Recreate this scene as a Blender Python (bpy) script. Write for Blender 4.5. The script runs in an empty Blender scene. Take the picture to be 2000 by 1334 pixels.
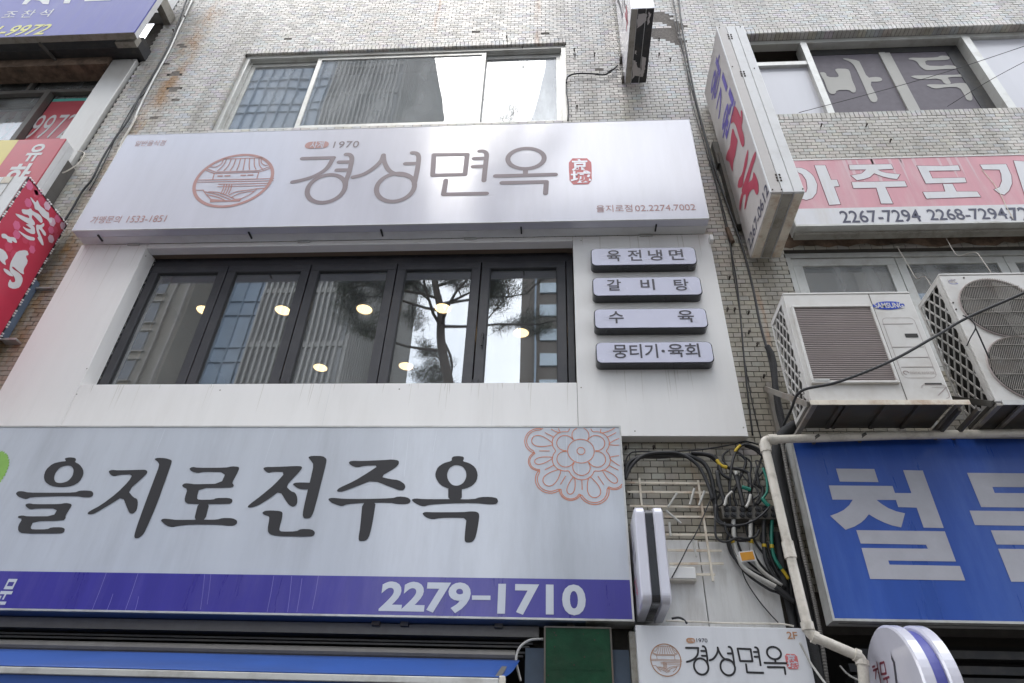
import bpy, bmesh, math, random
from mathutils import Vector, Matrix
from mathutils.geometry import delaunay_2d_cdt
random.seed(7)
scene = bpy.context.scene
COL = scene.collection
R = math.radians

# ------------------------------------------------------------------ camera
CAM = Vector((0, 0, 1.6))
ROT = Matrix(((0.997936, -0.007953, -0.063723), (0.055982, 0.593912, 0.80258), (0.031463, -0.804491, 0.593131)))  # columns: right, down, forward
cam = bpy.data.cameras.new("camera")
cam.lens = 24.0
cam.sensor_width = 36.0
cam.clip_end = 1500
co = bpy.data.objects.new("camera", cam)
COL.objects.link(co)
mw = Matrix.Identity(4)
for i in range(3):
    mw[i][0] = ROT[i][0]; mw[i][1] = -ROT[i][1]; mw[i][2] = -ROT[i][2]; mw[i][3] = CAM[i]
co.matrix_world = mw
scene.camera = co

# ------------------------------------------------------------------ world, sun, exposure
SUN_EL, SUN_AZ = 58, 205
world = bpy.data.worlds.new("World")
scene.world = world
world.use_nodes = True
wt = world.node_tree
wt.nodes.clear()
w_out = wt.nodes.new("ShaderNodeOutputWorld")
w_bg = wt.nodes.new("ShaderNodeBackground"); w_bg.inputs[1].default_value = 0.15
w_sky = wt.nodes.new("ShaderNodeTexSky"); w_sky.sky_type = 'NISHITA'; w_sky.sun_disc = False
w_sky.sun_elevation = R(SUN_EL); w_sky.sun_rotation = R(SUN_AZ)
w_sky.air_density = 1.0; w_sky.dust_density = 3.0
w_mix = wt.nodes.new("ShaderNodeMix"); w_mix.data_type = 'RGBA'
w_tc = wt.nodes.new("ShaderNodeTexCoord")
w_n = wt.nodes.new("ShaderNodeTexNoise"); w_n.inputs["Scale"].default_value = 3.2; w_n.inputs["Detail"].default_value = 6
w_r = wt.nodes.new("ShaderNodeValToRGB")
w_r.color_ramp.elements[0].position = 0.3; w_r.color_ramp.elements[0].color = (0.8, 0.8, 0.8, 1)
w_r.color_ramp.elements[1].position = 0.62; w_r.color_ramp.elements[1].color = (0.97, 0.97, 0.97, 1)
w_n2 = wt.nodes.new("ShaderNodeTexNoise"); w_n2.inputs["Scale"].default_value = 2.1; w_n2.inputs["Detail"].default_value = 7
w_r2 = wt.nodes.new("ShaderNodeValToRGB")
w_r2.color_ramp.elements[0].position = 0.35; w_r2.color_ramp.elements[0].color = (12.6, 13.3, 14.6, 1)
w_r2.color_ramp.elements[1].position = 0.65; w_r2.color_ramp.elements[1].color = (21.5, 21.8, 22.4, 1)
wt.links.new(w_tc.outputs["Generated"], w_n.inputs["Vector"])
wt.links.new(w_tc.outputs["Generated"], w_n2.inputs["Vector"])
wt.links.new(w_n.outputs["Fac"], w_r.inputs[0])
wt.links.new(w_n2.outputs["Fac"], w_r2.inputs[0])
wt.links.new(w_r.outputs[0], w_mix.inputs[0])
wt.links.new(w_sky.outputs[0], w_mix.inputs[6])
wt.links.new(w_r2.outputs[0], w_mix.inputs[7])
wt.links.new(w_mix.outputs[2], w_bg.inputs[0])
wt.links.new(w_bg.outputs[0], w_out.inputs[0])
sun = bpy.data.lights.new("sun", 'SUN')
sun.energy = 0.9; sun.angle = R(25); sun.color = (1.0, 0.96, 0.9)
so = bpy.data.objects.new("sun", sun)
COL.objects.link(so)
# direction TO the sun: Blender sky rotation 0 = +Y, clockwise
_a = R(SUN_AZ)
sd = Vector((math.sin(_a) * math.cos(R(SUN_EL)), math.cos(_a) * math.cos(R(SUN_EL)), math.sin(R(SUN_EL))))
so.rotation_euler = sd.to_track_quat('Z', 'Y').to_euler()
so.location = (0, 0, 60)
scene.view_settings.view_transform = 'Standard'
scene.view_settings.look = 'None'
scene.view_settings.exposure = 0.52
scene.view_settings.gamma = 1.0
scene.view_settings.use_curve_mapping = False
scene.cycles.max_bounces = 8
scene.cycles.transparent_max_bounces = 12
scene.cycles.caustics_reflective = False
scene.cycles.caustics_refractive = False
scene.cycles.use_denoising = True

# ------------------------------------------------------------------ measuring helpers (photo pixels 2000x1334 -> points on a real plane)
def ray(px, py):
    return ROT @ Vector(((px - 1000) / 1333, (py - 667) / 1333, 1.0))
def P(px, py, Y):
    d = ray(px, py); return CAM + d * (Y / d.y)
def PX(px, py, X):
    d = ray(px, py); return CAM + d * (X / d.x)
def PZ(px, py, Z):
    d = ray(px, py); return CAM + d * ((Z - 1.6) / d.z)

# ------------------------------------------------------------------ mesh helpers
class MB:
    def __init__(s):
        s.v = []; s.f = []
    def quad(s, a, b, c, d):
        n = len(s.v); s.v += [tuple(a), tuple(b), tuple(c), tuple(d)]; s.f.append((n, n + 1, n + 2, n + 3)); return s
    def box(s, x0, x1, y0, y1, z0, z1):
        n = len(s.v)
        s.v += [(x0, y0, z0), (x1, y0, z0), (x1, y1, z0), (x0, y1, z0), (x0, y0, z1), (x1, y0, z1), (x1, y1, z1), (x0, y1, z1)]
        s.f += [(n, n + 3, n + 2, n + 1), (n + 4, n + 5, n + 6, n + 7), (n, n + 1, n + 5, n + 4), (n + 1, n + 2, n + 6, n + 5), (n + 2, n + 3, n + 7, n + 6), (n + 3, n, n + 4, n + 7)]
        return s
    def front(s, x0, x1, y0, y1, z0, z1):   # open-backed box (front + 4 sides)
        n = len(s.v)
        s.v += [(x0, y0, z0), (x1, y0, z0), (x1, y1, z0), (x0, y1, z0), (x0, y0, z1), (x1, y0, z1), (x1, y1, z1), (x0, y1, z1)]
        s.f += [(n, n + 3, n + 2, n + 1), (n + 4, n + 5, n + 6, n + 7), (n, n + 1, n + 5, n + 4), (n + 1, n + 2, n + 6, n + 5), (n + 3, n, n + 4, n + 7)]
        return s
    def hexa(s, p):      # 8 points, bottom ring 0-3, top ring 4-7
        n = len(s.v); s.v += [tuple(q) for q in p]
        s.f += [(n, n + 3, n + 2, n + 1), (n + 4, n + 5, n + 6, n + 7), (n, n + 1, n + 5, n + 4), (n + 1, n + 2, n + 6, n + 5), (n + 2, n + 3, n + 7, n + 6), (n + 3, n, n + 4, n + 7)]
        return s
    def ring(s, x0, x1, z0, z1, w, y0, y1, wt_=None, wb=None):
        wt_ = w if wt_ is None else wt_; wb = w if wb is None else wb
        s.box(x0, x1, y0, y1, z1 - wt_, z1); s.box(x0, x1, y0, y1, z0, z0 + wb)
        s.box(x0, x0 + w, y0, y1, z0 + wb, z1 - wt_); s.box(x1 - w, x1, y0, y1, z0 + wb, z1 - wt_)
        return s
    def bar(s, a, b, w, h=None):
        a = Vector(a); b = Vector(b); d = (b - a).normalized(); h = h or w
        up = Vector((0, 0, 1)) if abs(d.z) < .95 else Vector((0, 1, 0))
        x = d.cross(up).normalized() * w / 2; y = x.normalized().cross(d) * h / 2
        return s.hexa([a - x - y, a + x - y, a + x + y, a - x + y, b - x - y, b + x - y, b + x + y, b - x + y])
    def tube(s, pts, r, seg=8, r1=None, caps=True):
        pts = [Vector(p) for p in pts]; n0 = len(s.v); N = len(pts)
        prev = None
        for i, p in enumerate(pts):
            d = (pts[min(i + 1, N - 1)] - pts[max(i - 1, 0)]).normalized()
            if prev is None:
                u = d.cross(Vector((0, 0, 1)) if abs(d.z) < .9 else Vector((0, 1, 0))).normalized()
            else:
                u = (prev - d * prev.dot(d)).normalized()
            prev = u; w = d.cross(u)
            rr = r if r1 is None else r + (r1 - r) * i / max(1, N - 1)
            for k in range(seg):
                a = 2 * math.pi * k / seg
                s.v.append(tuple(p + u * math.cos(a) * rr + w * math.sin(a) * rr))
        for i in range(N - 1):
            for k in range(seg):
                a = n0 + i * seg + k; b = n0 + i * seg + (k + 1) % seg
                s.f.append((a, b, b + seg, a + seg))
        if caps:
            s.f.append(tuple(n0 + k for k in reversed(range(seg)))); s.f.append(tuple(n0 + (N - 1) * seg + k for k in range(seg)))
        return s
    def prism(s, pts, vec):      # planar polygon extruded by vec
        n = len(s.v); k = len(pts); vec = Vector(vec)
        s.v += [tuple(p) for p in pts] + [tuple(Vector(p) + vec) for p in pts]
        s.f.append(tuple(range(n, n + k))); s.f.append(tuple(range(n + 2 * k - 1, n + k - 1, -1)))
        for i in range(k):
            j = (i + 1) % k
            s.f.append((n + j, n + i, n + k + i, n + k + j))
        return s
    def build(s, name, m, parent=None, smooth=False, bevel=0, recalc=False, weld=False):
        off = ORG.get(parent.name, Vector((0, 0, 0))) if parent else Vector((0, 0, 0))
        me = bpy.data.meshes.new(name)
        me.from_pydata([tuple(Vector(q) - off) for q in s.v], [], s.f)
        if recalc:
            bm = bmesh.new(); bm.from_mesh(me); bmesh.ops.recalc_face_normals(bm, faces=bm.faces); bm.to_mesh(me); bm.free()
        if weld:
            bm = bmesh.new(); bm.from_mesh(me); bmesh.ops.remove_doubles(bm, verts=bm.verts, dist=1e-4); bm.to_mesh(me); bm.free()
        me.materials.append(m)
        if smooth:
            for p in me.polygons: p.use_smooth = True
        o = bpy.data.objects.new(name, me); COL.objects.link(o)
        if parent: o.parent = parent
        ORG[o.name] = off
        if bevel:
            b = o.modifiers.new("bevel", 'BEVEL'); b.width = bevel; b.segments = 2; b.limit_method = 'ANGLE'; b.angle_limit = R(40)
        return o
ORG = {}

def thing(name, loc, label, cat, group=None):
    o = bpy.data.objects.new(name, None); COL.objects.link(o)
    o.location = loc; ORG[o.name] = Vector(loc); o.empty_display_size = .2
    o['label'] = label; o['category'] = cat
    if group: o['group'] = group
    return o
def tag(o, label, cat, group=None):
    o['label'] = label; o['category'] = cat
    if group: o['group'] = group
    return o
def structure(o): o['kind'] = 'structure'; return o
def stuff(o): o['kind'] = 'stuff'; return o

def smooth_pts(pts, n=6):
    pts = [Vector(p) for p in pts]; out = []
    for i in range(len(pts) - 1):
        p0 = pts[max(i - 1, 0)]; p1 = pts[i]; p2 = pts[i + 1]; p3 = pts[min(i + 2, len(pts) - 1)]
        for k in range(n):
            t = k / n
            out.append(.5 * ((2 * p1) + (-p0 + p2) * t + (2 * p0 - 5 * p1 + 4 * p2 - p3) * t * t + (-p0 + 3 * p1 - 3 * p2 + p3) * t ** 3))
    out.append(pts[-1]); return out
def chaikin(p, it=1, closed=True):
    for _ in range(it):
        q = []; n = len(p)
        for i in range(n if closed else n - 1):
            a = p[i]; b = p[(i + 1) % n]
            q.append((a[0] * .78 + b[0] * .22, a[1] * .78 + b[1] * .22)); q.append((a[0] * .22 + b[0] * .78, a[1] * .22 + b[1] * .78))
        p = q
    return p

# ------------------------------------------------------------------ materials
def nt_new(name):
    m = bpy.data.materials.new(name); m.use_nodes = True
    return m, m.node_tree, m.node_tree.nodes['Principled BSDF']
def rgba(c): return (c[0], c[1], c[2], 1)
def L(nt, a, b): nt.links.new(a, b)
def mat(name, col, rough=.5, metal=0.0, var=.12, scale=6.0, dirt=None, dirt_amt=.35, streak=False, bump=0.0, bscale=60, coat=0.0, crough=.1, spec=.5, rvar=.1, coat_ior=1.5):
    m, nt, bs = nt_new(name)
    N = nt.nodes.new
    geo = N("ShaderNodeNewGeometry")
    mp = N("ShaderNodeMapping"); mp.inputs["Scale"].default_value = (1, 1, .12) if streak else (1, 1, 1)
    L(nt, geo.outputs["Position"], mp.inputs["Vector"])
    n1 = N("ShaderNodeTexNoise"); n1.inputs["Scale"].default_value = scale * (2.5 if streak else 1); n1.inputs["Detail"].default_value = 7; n1.inputs["Roughness"].default_value = .62
    L(nt, mp.outputs[0], n1.inputs["Vector"])
    r1 = N("ShaderNodeValToRGB")
    lo = [max(0, c * (1 - var)) for c in col]; hi = [min(1, c * (1 + var * .7)) for c in col]
    r1.color_ramp.elements[0].position = .3; r1.color_ramp.elements[0].color = rgba(lo)
    r1.color_ramp.elements[1].position = .7; r1.color_ramp.elements[1].color = rgba(hi)
    L(nt, n1.outputs["Fac"], r1.inputs[0])
    outc = r1.outputs[0]
    if dirt:
        n2 = N("ShaderNodeTexNoise"); n2.inputs["Scale"].default_value = scale * (.9 if not streak else 1.6); n2.inputs["Detail"].default_value = 9; n2.inputs["Roughness"].default_value = .7
        mp2 = N("ShaderNodeMapping"); mp2.inputs["Scale"].default_value = (1, 1, .16 if streak else 1); mp2.inputs["Location"].default_value = (3.1, 1.7, 5.5)
        L(nt, geo.outputs["Position"], mp2.inputs["Vector"]); L(nt, mp2.outputs[0], n2.inputs["Vector"])
        r2 = N("ShaderNodeValToRGB"); r2.color_ramp.elements[0].position = .48; r2.color_ramp.elements[0].color = (0, 0, 0, 1)
        r2.color_ramp.elements[1].position = .75; r2.color_ramp.elements[1].color = (dirt_amt, dirt_amt, dirt_amt, 1)
        L(nt, n2.outputs["Fac"], r2.inputs[0])
        mx = N("ShaderNodeMix"); mx.data_type = 'RGBA'; mx.inputs[7].default_value = rgba(dirt)
        L(nt, r2.outputs[0], mx.inputs[0]); L(nt, outc, mx.inputs[6]); outc = mx.outputs[2]
    L(nt, outc, bs.inputs["Base Color"])
    mr = N("ShaderNodeMapRange"); mr.inputs[3].default_value = max(.02, rough - rvar); mr.inputs[4].default_value = min(1, rough + rvar)
    L(nt, n1.outputs["Fac"], mr.inputs[0]); L(nt, mr.outputs[0], bs.inputs["Roughness"])
    bs.inputs["Metallic"].default_value = metal
    bs.inputs["Specular IOR Level"].default_value = spec
    bs.inputs["Coat IOR"].default_value = coat_ior; bs.inputs["Coat Weight"].default_value = coat; bs.inputs["Coat Roughness"].default_value = crough
    if bump:
        n3 = N("ShaderNodeTexNoise"); n3.inputs["Scale"].default_value = bscale; n3.inputs["Detail"].default_value = 4
        L(nt, mp.outputs[0], n3.inputs["Vector"])
        b = N("ShaderNodeBump"); b.inputs["Strength"].default_value = bump; b.inputs["Distance"].default_value = .01
        L(nt, n3.outputs["Fac"], b.inputs["Height"]); L(nt, b.outputs[0], bs.inputs["Normal"])
    return m

M = {}
M['print_white'] = mat('printed_lavender_white_film', (.59, .585, .66), .32, var=.04, scale=3, streak=True, bump=.05, bscale=160, coat=.85, crough=.13, coat_ior=2.0, rvar=.04, dirt=(.42, .41, .42), dirt_amt=.18)
M['cabinet'] = mat('white_painted_aluminium', (.66, .66, .66), .42, var=.04, dirt=(.3, .28, .24), dirt_amt=.25)
M['clad'] = mat('white_composite_cladding', (.80, .785, .77), .38, var=.025, scale=2.0, dirt=(.55, .53, .49), dirt_amt=.25, streak=True, coat=.15, crough=.2, rvar=.05)
M['text_brown'] = mat('greyed_brown_print', (.21, .165, .18), .4, var=.06)
M['text_rose'] = mat('faded_rose_print', (.42, .22, .20), .4, var=.06)
M['seal_red'] = mat('faded_red_seal_print', (.62, .16, .16), .4, var=.08)
M['text_black'] = mat('black_print', (.014, .013, .016), .5, var=.15)
M['low_face'] = mat('weathered_pale_grey_flex_face', (.50, .53, .58), .34, var=.06, scale=2.5, streak=True, dirt=(.30, .31, .34), dirt_amt=.4, coat=.6, crough=.16, coat_ior=1.8, bump=.05, bscale=120)
M['indigo'] = mat('indigo_print', (.036, .028, .27), .3, var=.12, streak=True, scale=3, dirt=(.14, .12, .36), dirt_amt=.4, coat=.3, crough=.18)
M['print_pale'] = mat('pale_print', (.56, .59, .64), .35, var=.05)
M['orange_line'] = mat('orange_line_print', (.62, .20, .09), .4, var=.06)
M['green_print'] = mat('leaf_green_print', (.24, .45, .09), .4, var=.1)
M['blue_face'] = mat('cobalt_blue_flex_face', (.015, .064, .32), .3, var=.10, streak=True, scale=3, dirt=(.06, .13, .42), dirt_amt=.55, coat=.4, crough=.2)
M['grey_letter'] = mat('dusty_grey_white_print', (.37, .37, .41), .45, var=.08, dirt=(.28, .28, .30), dirt_amt=.4)
M['alu'] = mat('dull_aluminium', (.50, .50, .48), .38, metal=.35, var=.08, dirt=(.16, .13, .10), dirt_amt=.55)
M['alu_dirty'] = mat('grimy_aluminium', (.33, .31, .27), .5, metal=.3, var=.15, dirt=(.10, .08, .05), dirt_amt=.75, scale=10)
M['alu_win'] = mat('anodised_window_aluminium', (.60, .60, .57), .35, metal=.3, var=.06, dirt=(.25, .21, .16), dirt_amt=.5, scale=5)
M['black_frame'] = mat('charcoal_window_frame', (.035, .035, .042), .38, var=.12, dirt=(.09, .085, .08), dirt_amt=.35)
M['black_plastic'] = mat('black_cable_rubber', (.018, .018, .020), .5, var=.2)
M['black_foam'] = mat('black_pipe_insulation', (.022, .022, .024), .75, var=.25, dirt=(.07, .07, .07), dirt_amt=.4, bump=.3, bscale=90)
M['menu_face'] = mat('milky_acrylic_face', (.60, .60, .72), .25, var=.03, coat=.5, crough=.08)
M['menu_body'] = mat('gloss_black_box', (.02, .02, .024), .25, var=.1, coat=.4, crough=.1)
M['menu_text'] = mat('dark_grey_print', (.06, .055, .07), .4, var=.1)
M['petal'] = mat('faint_white_petal_print', (.60, .60, .70), .3, var=.03)
M['pvc'] = mat('ivory_pvc_pipe', (.60, .56, .49), .4, var=.06, dirt=(.14, .11, .08), dirt_amt=.6, scale=9)
M['ac'] = mat('ivory_enamelled_steel', (.60, .585, .56), .38, var=.04, dirt=(.34, .29, .23), dirt_amt=.4, scale=4, coat=.2)
M['ac_grille'] = mat('taupe_grille_plastic', (.33, .28, .265), .5, var=.08)
M['ac_dark'] = mat('dark_condenser_fins', (.02, .018, .016), .7, var=.3)
M['ac_blue'] = mat('blue_badge', (.02, .06, .42), .3, var=.05)
M['steel_rust'] = mat('rusted_white_steel', (.66, .60, .50), .6, var=.15, dirt=(.34, .16, .06), dirt_amt=.8, scale=9)
M['steel_dark'] = mat('weathered_dark_steel', (.10, .095, .085), .6, metal=.3, var=.25, dirt=(.14, .07, .03), dirt_amt=.5)
M['bracket'] = mat('galvanised_bracket', (.30, .28, .25), .5, metal=.4, var=.15, dirt=(.16, .09, .05), dirt_amt=.6)
M['red_face'] = mat('crimson_flex_face', (.47, .03, .065), .35, var=.06, coat=.3, crough=.15)
M['red_dull'] = mat('faded_crimson_sheet', (.46, .075, .095), .4, var=.08, coat=.2)
M['pink_spot'] = mat('pink_hexagon_print', (.60, .13, .24), .4, var=.08)
M['rose_spot'] = mat('soft_red_hexagon_print', (.52, .06, .11), .4, var=.08)
M['pale_spot'] = mat('pale_pink_hexagon_print', (.62, .42, .50), .4, var=.08)
M['yellow_face'] = mat('mustard_yellow_face', (.58, .47, .09), .35, var=.06, coat=.3)
M['white_text'] = mat('white_brush_print', (.62, .62, .62), .4, var=.05)
M['pink_face'] = mat('faded_pink_flex_face', (.62, .30, .34), .45, var=.08, streak=True, dirt=(.66, .50, .52), dirt_amt=.6, scale=3)
M['maroon'] = mat('maroon_outline_print', (.20, .04, .06), .4, var=.1)
M['white_face'] = mat('white_flex_face', (.66, .66, .68), .4, var=.04, dirt=(.5, .44, .32), dirt_amt=.35, streak=True)
M['navy_text'] = mat('navy_print', (.06, .06, .10), .4, var=.1)
M['violet_face'] = mat('violet_blue_flex_face', (.085, .09, .34), .45, var=.08, streak=True, dirt=(.14, .15, .36), dirt_amt=.4, coat=.1, crough=.2)
M['violet_text'] = mat('violet_print', (.12, .09, .38), .4, var=.1)
M['crimson_text'] = mat('crimson_print', (.42, .05, .09), .4, var=.1)
M['yellow_text'] = mat('yellow_print', (.62, .60, .16), .4, var=.1)
M['beige_face'] = mat('greyed_cream_acrylic', (.50, .47, .45), .4, var=.04, dirt=(.36, .33, .29), dirt_amt=.3)
M['sticker'] = mat('cream_cut_vinyl', (.40, .39, .36), .5, var=.06)
M['sheet_metal'] = mat('white_metal_sheet', (.68, .675, .66), .42, var=.05, dirt=(.22, .17, .12), dirt_amt=.5, streak=True, scale=5)
M['print_cool'] = mat('cool_white_print', (.66, .67, .70), .35, var=.03, dirt=(.4, .4, .42), dirt_amt=.25, streak=True, coat=.3)
M['brass'] = mat('copper_print', (.42, .22, .12), .4, var=.08)
M['green_metal'] = mat('bottle_green_painted_metal', (.006, .045, .020), .6, var=.35, spec=.2, bump=.25, bscale=25, dirt=(.03, .05, .03), dirt_amt=.4)
M['awning'] = mat('blue_awning_cloth', (.011, .062, .27), .6, var=.1, dirt=(.012, .03, .10), dirt_amt=.4, scale=1.5, bump=.03, bscale=40)
M['dark_metal'] = mat('dark_shutter_box_metal', (.035, .035, .037), .45, metal=.3, var=.2, dirt=(.12, .10, .08), dirt_amt=.5, scale=8)
M['grey_metal'] = mat('grey_shutter_metal', (.14, .132, .122), .45, metal=.3, var=.12, dirt=(.08, .07, .06), dirt_amt=.5, scale=8)
M['concrete'] = mat('stained_concrete', (.26, .24, .22), .85, var=.2, dirt=(.07, .055, .045), dirt_amt=.8, bump=.4, bscale=30)
M['spall'] = mat('spalled_brown_plaster', (.17, .115, .08), .9, var=.5, dirt=(.035, .03, .025), dirt_amt=.95, scale=9, bump=.8, bscale=22)
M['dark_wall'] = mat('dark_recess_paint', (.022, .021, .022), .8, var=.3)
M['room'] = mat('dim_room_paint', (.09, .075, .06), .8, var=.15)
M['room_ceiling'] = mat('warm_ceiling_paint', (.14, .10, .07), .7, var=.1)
M['curtain'] = mat('pale_blind_fabric', (.42, .44, .44), .8, var=.06, streak=True)
M['film'] = mat('frosted_white_window_film', (.52, .52, .56), .35, var=.04, coat=.4, crough=.1, streak=True, scale=2)
M['mesh_screen'] = mat('dusty_insect_screen', (.125, .11, .13), .6, var=.2, scale=12)
M['jamb_wood'] = mat('ochre_jamb_wood', (.30, .20, .10), .6, var=.15)
M['grout'] = mat('dark_grout', (.055, .048, .040), .9, var=.3, scale=15)
M['mortar'] = mat('exposed_mortar', (.20, .18, .16), .9, var=.4, scale=40, bump=.6, bscale=90)
M['road'] = mat('asphalt_road', (.05, .05, .052), .9, var=.2, scale=4, bump=.3, bscale=120)
M['pave'] = mat('granite_pavement', (.15, .142, .13), .8, var=.12, scale=5)
M['tower'] = mat('grey_fluted_concrete', (.33, .32, .30), .7, var=.1, scale=.4)
M['tower_gap'] = mat('dark_tower_glass', (.20, .20, .20), .3, var=.15, scale=.6)
M['blue_glass'] = mat('blue_curtain_wall_glass', (.36, .44, .54), .2, var=.25, scale=.15, coat=.5, crough=.05)
M['mullion'] = mat('dark_mullion', (.29, .36, .44), .5, var=.1)
M['band'] = mat('brown_stone_spandrel', (.11, .09, .075), .6, var=.15, scale=.5)
M['band_glass'] = mat('pale_ribbon_glass', (.42, .50, .56), .1, var=.2, scale=.5, coat=.5)
M['old_wall'] = mat('old_grey_render', (.20, .18, .155), .8, var=.2, scale=.5)
M['dim_glass'] = mat('dim_office_glass', (.07, .08, .105), .2, var=.4, scale=.6)
M['bark'] = mat('pine_bark', (.075, .055, .045), .9, var=.3, scale=8, bump=.6, bscale=20)
M['needle'] = mat('pine_needles', (.045, .06, .03), .6, var=.3, scale=3)
M['tag_orange'] = mat('orange_tag', (.60, .27, .02), .45, var=.1)
M['tape_yellow'] = mat('yellow_tape', (.55, .38, .02), .5, var=.15)
M['green_cable'] = mat('green_cable_sheath', (.01, .17, .12), .45, var=.15)
M['white_cable'] = mat('white_conduit', (.50, .49, .46), .5, var=.1, dirt=(.2, .17, .14), dirt_amt=.5)
M['panel_blue'] = mat('dull_blue_painted_board', (.11, .15, .21), .6, var=.15)
M['dp_plate'] = mat('brown_grey_terminal_plate', (.13, .12, .105), .55, metal=.3, var=.2)
M['bolt'] = mat('rusty_bolt', (.03, .018, .012), .7, var=.4)
M['led'] = mat('clear_led_cap', (.72, .72, .70), .25, var=.02, coat=.5)
M['pillar'] = mat('brushed_silver_pillar_sheet', (.50, .49, .47), .36, metal=.35, var=.06, streak=True, dirt=(.30, .25, .22), dirt_amt=.4, scale=3)
M['teal_strip'] = mat('teal_strip_print', (.10, .42, .36), .4, var=.06)

def emis(name, col, s):
    m = bpy.data.materials.new(name); m.use_nodes = True; nt = m.node_tree; nt.nodes.clear()
    e = nt.nodes.new("ShaderNodeEmission"); e.inputs[0].default_value = rgba(col); e.inputs[1].default_value = s
    o = nt.nodes.new("ShaderNodeOutputMaterial"); L(nt, e.outputs[0], o.inputs[0]); return m
M['lamp'] = emis('warm_downlight_glow', (1.0, .66, .32), 4.0)

def glass(name, f0, tint, rough=.01, wav=.02, wscale=.7, hazy=0.0):
    m = bpy.data.materials.new(name); m.use_nodes = True; nt = m.node_tree; nt.nodes.clear(); N = nt.nodes.new
    out = N("ShaderNodeOutputMaterial"); mix = N("ShaderNodeMixShader"); tr = N("ShaderNodeBsdfTransparent"); gl = N("ShaderNodeBsdfGlossy")
    tr.inputs[0].default_value = rgba(tint); gl.inputs["Color"].default_value = (.93, .96, 1, 1); gl.inputs["Roughness"].default_value = rough
    lw = N("ShaderNodeLayerWeight"); lw.inputs["Blend"].default_value = .5
    pw = N("ShaderNodeMath"); pw.operation = 'POWER'; pw.inputs[1].default_value = 5
    ml = N("ShaderNodeMath"); ml.operation = 'MULTIPLY_ADD'; ml.inputs[1].default_value = 1 - f0; ml.inputs[2].default_value = f0
    L(nt, lw.outputs["Facing"], pw.inputs[0]); L(nt, pw.outputs[0], ml.inputs[0]); L(nt, ml.outputs[0], mix.inputs[0])
    geo = N("ShaderNodeNewGeometry"); n = N("ShaderNodeTexNoise"); n.inputs["Scale"].default_value = wscale; n.inputs["Detail"].default_value = 1
    L(nt, geo.outputs["Position"], n.inputs["Vector"])
    b = N("ShaderNodeBump"); b.inputs["Strength"].default_value = 1; b.inputs["Distance"].default_value = wav
    L(nt, n.outputs["Fac"], b.inputs["Height"]); L(nt, b.outputs[0], gl.inputs["Normal"])
    L(nt, tr.outputs[0], mix.inputs[1]); L(nt, gl.outputs[0], mix.inputs[2])
    last = mix.outputs[0]
    if hazy:  # pale diffuse veil imitating hazier, lighter reflections in the panes
        d = N("ShaderNodeBsdfDiffuse"); d.inputs[0].default_value = (.52, .53, .53, 1)
        n2 = N("ShaderNodeTexNoise"); n2.inputs["Scale"].default_value = 4; n2.inputs["Detail"].default_value = 8
        mp = N("ShaderNodeMapping"); mp.inputs["Scale"].default_value = (1, 1, .3)
        L(nt, geo.outputs["Position"], mp.inputs[0]); L(nt, mp.outputs[0], n2.inputs["Vector"])
        mr = N("ShaderNodeMapRange"); mr.inputs[1].default_value = .35; mr.inputs[2].default_value = .75; mr.inputs[3].default_value = hazy * .3; mr.inputs[4].default_value = hazy
        L(nt, n2.outputs["Fac"], mr.inputs[0])
        mx = N("ShaderNodeMixShader"); L(nt, mr.outputs[0], mx.inputs[0]); L(nt, last, mx.inputs[1]); L(nt, d.outputs[0], mx.inputs[2]); last = mx.outputs[0]
    L(nt, last, out.inputs[0]); return m
M['glass'] = glass('double_glazed_pane', .21, (.80, .84, .84), wav=.0011, wscale=1.1, hazy=.12)
M['glass_old'] = glass('old_wavy_pane', .16, (.80, .82, .82), wav=.0013, wscale=1.3, hazy=.46)

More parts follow.
